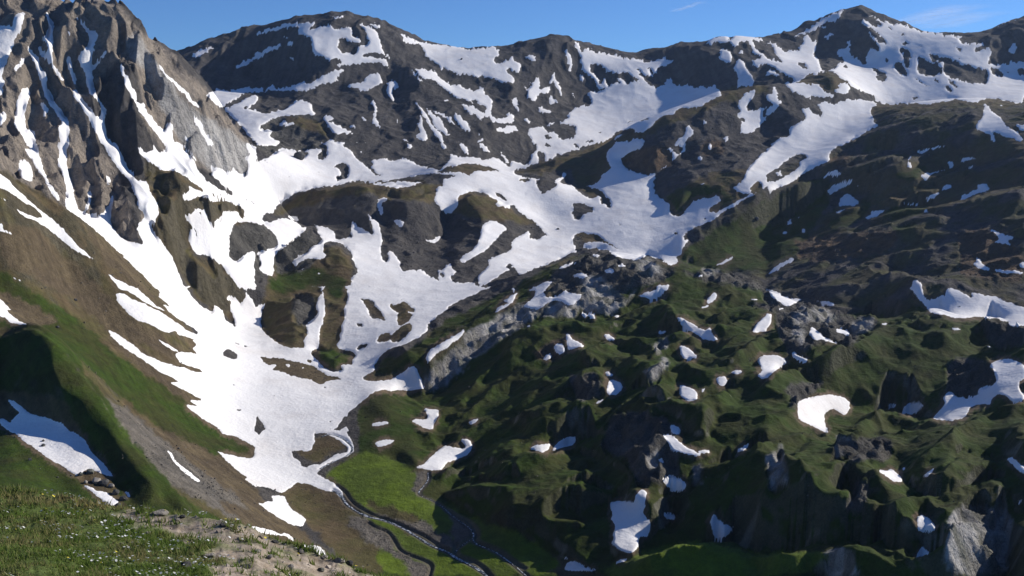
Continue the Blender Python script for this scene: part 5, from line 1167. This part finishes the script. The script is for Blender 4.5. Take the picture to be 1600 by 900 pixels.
V = np.empty((k, 3, 3)); V[:, 0] = np.stack([bx - np.cos(an) * wb, by - np.sin(an) * wb, bz - .01], 1)
V[:, 1] = np.stack([bx + np.cos(an) * wb, by + np.sin(an) * wb, bz - .01], 1)
V[:, 2] = np.stack([bx + ln[:, 0], by + ln[:, 1], bz + hh], 1)
dry = np.clip(.25 + .8 * fbm(bx * .7, by * .7, 3, 270) + .3 * fr.randn(k) + .4 * (fpy[i0[ok], j0[ok]] < 800), 0, 1)[:, None]
bc = (np.array([.125, .185, .036]) * (1 - dry) + np.array([.27, .235, .105]) * dry) * (.7 + .6 * fr.rand(k, 1))
link('grass', tri_mesh('grass', V.reshape(-1, 3), 3, np.repeat(bc, 3, 0)), cmat('grass blades', .8, .45), kind='stuff')
# small white flowers ---------------------------------------------
NFL = 9000
ri = fr.rand(NFL) * (NF - 2); rj = (fr.rand(NFL) ** .8) * (NG * .87); i0 = ri.astype(int); j0 = rj.astype(int)
x_, y_, z_ = GX[i0, j0], GD[i0, j0], GZ[i0, j0]
ppx, ppy = fpx[i0, j0], fpy[i0, j0]
cl = fbm(x_ * .9, y_ * .9, 3, 280) + .5 * fbm(x_ * 4, y_ * 4, 2, 284) - 1.0 * np.clip(pth[i0, j0] - .3, 0, 1) + .35 * np.clip(1 - np.abs(ppy - 812) / 40, 0, 1) - .35 * (ppx < 60)
ok = cl > .10; x_, y_, z_ = x_[ok], y_[ok], z_[ok]; k = len(x_)
r_ = (.011 + .008 * fr.rand(k)) * np.clip(y_ / 12, .9, 1.7)
an = np.arange(6) / 6 * 6.283
V = np.empty((k, 6, 3)); tl = fr.randn(k, 2) * .35
hz_ = .05 + .05 * fr.rand(k)
ox_, oy_ = fr.rand(k) * .1, fr.rand(k) * .1
for q in range(6):
    dx_, dy_ = np.cos(an[q]) * r_, np.sin(an[q]) * r_
    V[:, q] = np.stack([x_ + ox_ + dx_, y_ + oy_ + dy_, z_ + hz_ + dx_ * tl[:, 0] + dy_ * (tl[:, 1] - .5)], 1)
fc = np.where(fr.rand(k, 1) < .93, np.array([[.78, .78, .74]]), np.array([[.75, .62, .08]]))
link('flowers', tri_mesh('flowers', V.reshape(-1, 3), 6, np.repeat(fc, 6, 0)), cmat('petals', .6, .2), kind='stuff')
# stones ----------------------------------------------------------
def stone_mesh(name, seed, flat=.6, sub=3, ang=.35):
    import bmesh
    bm = bmesh.new(); bmesh.ops.create_icosphere(bm, subdivisions=sub, radius=1)
    r = np.random.RandomState(seed); N_ = r.randn(9, 3); N_ /= np.linalg.norm(N_, axis=1)[:, None]; cut = .55 + .3 * r.rand(9)
    for v_ in bm.verts:
        c = np.array(v_.co); c *= 1 + .12 * float(fbm(c[0] * 1.3 + seed, c[1] * 1.3 + c[2], 3, seed))
        for a, d in zip(N_, cut):
            q = c @ a
            if q > d: c -= a * (q - d) * .92
        c[2] *= flat; v_.co = c
    me = bpy.data.meshes.new(name); bm.to_mesh(me); bm.free(); return me
def rockmat(name, c1, c2, sc):
    m, n, b = newmat(name); tc = n.nodes.new('ShaderNodeTexCoord').outputs['Object']
    f = noise(n, sc, 6, .7, tc); g_ = noise(n, sc * 5, 4, .7, tc)
    n.links.new(mixc(n, 1.0, mixc(n, maprange(n, f, .35, .65, 0, 1), c1, c2), maprange(n, g_, .3, .7, .6, 1.35), 'MULTIPLY'), b.inputs['Base Color'])
    bump(n, b, math_(n, 'ADD', f, math_(n, 'MULTIPLY', g_, .3)), .7, .25); return m
m_pale = rockmat('pale stone', (.40, .36, .30), (.26, .235, .20), 1.5)
m_dark = rockmat('dark stone', (.12, .115, .105), (.06, .06, .06), 1.5)
m_lich = rockmat('lichen stone', (.20, .19, .165), (.09, .10, .07), 1.5)
pm = [stone_mesh('stone%d' % i, 40 + i, .55) for i in range(6)]
pm2 = {}
NEAR = [  # px, py, width px, material, seed, flat, label
 (290, 887, 19, 'd', 1, .8, 'dark angular stone in the near grass at the foot of the frame'),
 (250, 806, 24, 'p', 2, .3, 'flat pale slab lying in the turf at the start of the trodden ground'),
 (276, 813, 11, 'p', 3, .4, 'small white stone just right of the flat pale slab'),
 (298, 805, 15, 'p', 4, .6, 'buff pointed stone on the brow beneath the dark turf hollow'),
 (286, 811, 10, 'd', 5, .6, 'small dark stone between the white stone and the buff pointed one'),
 (389, 819, 14, 'l', 6, 1.0, 'upright bluish stone at the edge of the brow'),
 (373, 815, 14, 'd', 7, .6, 'brown stone half sunk beside the upright bluish one'),
 (350, 822, 12, 'd', 8, .6, 'dark stone in a grass tuft on the path'),
 (326, 871, 20, 'p', 9, .45, 'pale cracked stone where grass meets bare path'),
 (384, 889, 20, 'd', 10, .3, 'thin grey slab lying on the bare path'),
 (482, 855, 11, 'd', 11, 1.5, 'grey pointed stone standing against the snow strip'),
 (422, 874, 11, 'p', 12, .6, 'white stone by the yellow tuft on the path'),
 (472, 862, 12, 'p', 13, .4, 'light stone on the brow left of the pointed stone'),
 (505, 874, 13, 'p', 14, .5, 'cream stone on the brow right of the pointed stone'),
 (532, 878, 18, 'p', 15, .5, 'broad cream rock where the brow steps down'),
 (545, 884, 14, 'd', 16, .6, 'brown rock under the broad cream rock'),
 (560, 892, 20, 'p', 17, .5, 'pale rock near the lower end of the brow'),
 (588, 899, 18, 'p', 18, .45, 'last pale rock of the brow above the green flat'),
 (430, 850, 12, 'd', 19, .5, 'dark clod of rock beneath the brow turf'),
 (403, 862, 13, 'p', 20, .4, 'flat tan stone at the left side of the path'),
 (455, 889, 14, 'p', 21, .4, 'buff stone in the middle of the bare path'),
 (188, 851, 9, 'p', 22, .5, 'tiny pale stone alone in the flowery turf'),
 (231, 835, 10, 'p', 23, .4, 'pale flake lying among white flowers'),
 (500, 893, 13, 'l', 24, .6, 'grey stone beside the lowest grass tuft'),
]
MATS = {'p': m_pale, 'd': m_dark, 'l': m_lich}
for (a, c, w, mt, sd, fl, lb) in NEAR:
    i, j = near_at(a, c); P0 = frame_of(i, j); s_ = w * P0[1] / F * .55
    me = stone_mesh('stone', sd + 100, fl)
    o = link('stone', me, MATS[mt], lb, 'stone', 'stones on the near brow')
    o.location = P0 + np.array([0, 0, s_ * fl * .35]); o.scale = (s_, s_, s_); o.rotation_euler = (fr.rand() * .3, fr.rand() * .3, fr.rand() * 6)
# gravel on the trodden ground
NP = 2600; ri = (fr.rand(NP) * (NF - 2)).astype(int); rj = (fr.rand(NP) * NG * .87).astype(int)
ok = pth[ri, rj] > .35; ri, rj = ri[ok], rj[ok]; k = len(ri)
base = np.array([[1, 0, 0], [-.5, .87, 0], [-.5, -.87, 0], [.1, .1, .8]]); tri = [(0, 1, 3), (1, 2, 3), (2, 0, 3)]
s_ = (.010 + .035 * fr.rand(k) ** 3) * np.clip(GD[ri, rj] / 9, 1, 2)
V = []
an = fr.rand(k) * 6.283; ca, sa = np.cos(an), np.sin(an); C0 = np.stack([GX[ri, rj] + fr.randn(k) * .02, GD[ri, rj], GZ[ri, rj] - .004], 1)
jb = base[None] + fr.randn(k, 4, 3) * .22
rb = np.stack([jb[..., 0] * ca[:, None] - jb[..., 1] * sa[:, None], jb[..., 0] * sa[:, None] + jb[..., 1] * ca[:, None], jb[..., 2] * .9], -1) * s_[:, None, None] + C0[:, None]
V = rb[:, np.array(tri).ravel()].reshape(-1, 3)
pc = (np.array([.34, .29, .23]) * (.5 + .8 * fr.rand(k, 1))); link('gravel', tri_mesh('gravel', V, 3, np.repeat(pc, 9, 0)), cmat('gravel', .95), kind='stuff')
# ------------------------------------------------------------------ boulders farther off
FARB = [ # px, py, width px, material, label
 (118, 468, 6, 'd', 'small dark boulder high on the brown grass slope'),
 (90, 510, 6, 'd', 'dark boulder on the crest of the shaded grassy spur'),
 (47, 717, 7, 'd', 'dark upright boulder on the green slope left of the gully snow'),
 (212, 691, 4, 'l', 'small boulder at the edge of the grey scree and spur turf'),
 (279, 700, 4, 'd', 'lone dark boulder on the tan scree band'),
 (68, 688, 5, 'd', 'upper of two dark stones lying on the gully snow'),
 (68, 695, 7, 'd', 'lower and bigger of two stones lying on the gully snow'),
 (333, 759, 4, 'd', 'boulder on the lower grey scree under the spur'),
 (126, 740, 9, 'l', 'grey boulder at the left end of the rock pile in the gully'),
 (140, 736, 13, 'l', 'brown block on top of the rock pile in the gully'),
 (150, 749, 14, 'p', 'pale block in the middle of the rock pile in the gully'),
 (134, 752, 8, 'p', 'small pale block beside the snow under the rock pile'),
 (163, 752, 16, 'd', 'dark block in the rock pile with turf on it'),
 (174, 758, 10, 'p', 'tan block at the right of the rock pile in the gully'),
 (180, 768, 13, 'd', 'brown block at the lower end of the gully rock pile'),
 (193, 777, 13, 'd', 'brown rock between gully snow and dark spur flank'),
 (184, 789, 12, 'd', 'dark rock just above the near meadow brow'),
 (1056, 364, 5, 'd', 'lone dark rock on the basin snow'),
 (721, 92, 4, 'd', 'single rock dot on the high snow saddle'),
 (872, 357, 5, 'd', 'small rock strip on the snow below the brown island'),
 (534, 276, 10, 'd', 'dark rock lying below the tall rock on the upper snow'),
 (468, 243, 18, 'd', 'dark block sunk in the shaded snow under the big knoll'),
 (1182, 341, 8, 'd', 'dark rock at the snow edge beside the green slope'),
 (90, 745, 4, 'd', 'tiny rock on the left green slope below the gully snow'),
 (460, 841, 4, 'd', 'small rock between the snow strips by the brow'),
]
for (a, c, w, mt, lb) in FARB:
    x_, y_, z_ = march(Z / DD, a, c + w * .3); s_ = w * y_ / F * .55
    o = link('boulder', stone_mesh('boulder', int(a), .8), MATS[mt], lb, 'boulder', 'boulders on the slopes')
    o.location = (x_, y_, z_ + s_ * .3); o.scale = (s_, s_, s_ * 1.05); o.rotation_euler = (.2, .1, a)

# loose stones on the open ground, too many to count
pv_ = v.reshape(-1); dens = (w_[0] * .5 + w_[3] + w_[2] * .6 + w_[8] * 1.2 + w_[9] * .6 + w_[4] * .25 + w_[6] * .05 + w_[5] * .12 + bare * .4) * (sn < .4) + .004 * (sn > .6)
dens = dens * np.clip(fbm(X / 45, Y / 45, 3, 400) + .35, 0.02, 1) * (Y < 2400)
prob = np.where(pv_, dens.reshape(-1), 0) ; prob = prob / prob.sum()
NS = 15000; pk = fr.choice(len(prob), NS, p=prob); C0 = Pv[pk] + fr.randn(NS, 3) * np.array([.6, 1.2, 0])
s_ = (.25 + .9 * fr.rand(NS) ** 4) * np.clip(C0[:, 1] / 750, .5, 2)
an = fr.rand(NS) * 6.283; ca, sa = np.cos(an), np.sin(an)
jb = base[None] + fr.randn(NS, 4, 3) * .25
rb = np.stack([jb[..., 0] * ca[:, None] - jb[..., 1] * sa[:, None], jb[..., 0] * sa[:, None] + jb[..., 1] * ca[:, None], jb[..., 2] * 1.1 - .1], -1) * s_[:, None, None] + C0[:, None]
Vs = rb[:, np.array(tri).ravel()].reshape(-1, 3)
pc = colf[pk] * (.7 + .5 * fr.rand(NS, 1)) * .5 + .5 * np.array([.17, .16, .145]) * (.6 + .8 * fr.rand(NS, 1))
link('loose_stones', tri_mesh('loose_stones', Vs, 3, np.repeat(pc, 9, 0)), cmat('loose stone', .95), kind='stuff')
# ------------------------------------------------------------------ thin cirrus over the right-hand ridge
m_ci = bpy.data.materials.new('cirrus'); m_ci.use_nodes = True; n = m_ci.node_tree; n.nodes.clear()
out = n.nodes.new('ShaderNodeOutputMaterial'); tr = n.nodes.new('ShaderNodeBsdfTransparent'); df = n.nodes.new('ShaderNodeBsdfTranslucent'); df.inputs[0].default_value = (.9, .9, .9, 1)
mx = n.nodes.new('ShaderNodeMixShader'); at = n.nodes.new('ShaderNodeAttribute'); at.attribute_name = 'cover'
tc = n.nodes.new('ShaderNodeTexCoord'); mp = n.nodes.new('ShaderNodeMapping'); mp.inputs['Scale'].default_value = (1 / 2600, 1 / 260, 1); n.links.new(tc.outputs['Object'], mp.inputs[0])
fz = noise(n, 1.0, 6, .65, mp.outputs[0])
n.links.new(math_(n, 'MULTIPLY', at.outputs['Color'], maprange(n, fz, .36, .66, .1, 1.0)), mx.inputs[0])
n.links.new(tr.outputs[0], mx.inputs[1]); n.links.new(df.outputs[0], mx.inputs[2]); n.links.new(mx.outputs[0], out.inputs[0])
def cirrus(p0, p1, width, dens, label):
    """long thin streak of ice cloud lying level, 4.5 km up"""
    H_ = 4500.0
    def lift(p):
        t, e = px2te(*p); d = H_ / e; return np.array([t * d, d, H_])
    A_, B_ = lift(p0), lift(p1); ctr = (A_ + B_) / 2; d = (B_ - A_); Ln = np.linalg.norm(d); d /= Ln; nn = np.array([-d[1], d[0], 0])
    nx, ny = 60, 14; u = np.linspace(-.5, .5, nx); w = np.linspace(-.5, .5, ny)
    U_, V_ = np.meshgrid(u, w, indexing='ij')
    P_ = np.stack([U_ * Ln, V_ * width, 60 * fbm(U_ * 6, V_ * 3, 3, 300)], -1).reshape(-1, 3)
    al = (np.clip(1 - np.abs(V_ * 2) ** 1.5, 0, 1) * np.clip(1 - np.abs(U_ * 2) ** 3, 0, 1) * dens).reshape(-1)
    a_ = (np.arange((nx - 1) * (ny - 1)) // (ny - 1)) * ny + np.arange((nx - 1) * (ny - 1)) % (ny - 1)
    me = grid_mesh('cloud', np.stack([a_, a_ + ny, a_ + ny + 1, a_ + 1], 1), P_, np.repeat(al[:, None], 3, 1), al)
    o = link('cloud', me, m_ci, label, 'cloud', 'cirrus streaks over the right hand ridge'); o.location = ctr; o.rotation_euler = (0, 0, math.atan2(d[1], d[0]))
cirrus((1405, 42), (1512, 6), 2600, .50, 'upper wispy streak of cloud above the right hand ridge')
cirrus((1455, 46), (1545, 17), 2600, .38, 'lower wispy streak of cloud fanning out above the right ridge')
cirrus((1050, 19), (1100, 2), 500, .22, 'faint short cloud wisp high above the central saddle')

# ------------------------------------------------------------------ clear mountain air
hz = bpy.data.meshes.new('haze'); x0, x1, y0, y1, z0, z1 = -4200, 4200, -400, 5200, -420, 900
hz.from_pydata([(x, y, z) for z in (z0, z1) for y in (y0, y1) for x in (x0, x1)], [], [(0, 2, 3, 1), (4, 5, 7, 6), (0, 1, 5, 4), (2, 6, 7, 3), (0, 4, 6, 2), (1, 3, 7, 5)])
m_h = bpy.data.materials.new('haze'); m_h.use_nodes = True; n = m_h.node_tree; n.nodes.clear()
out = n.nodes.new('ShaderNodeOutputMaterial'); vp = n.nodes.new('ShaderNodeVolumePrincipled'); vp.inputs['Color'].default_value = (.55, .72, 1.0, 1)
vp.inputs['Density'].default_value = 1.6e-5; vp.inputs['Anisotropy'].default_value = .2; n.links.new(vp.outputs[0], out.inputs['Volume'])
link('haze', hz, m_h, kind='stuff')
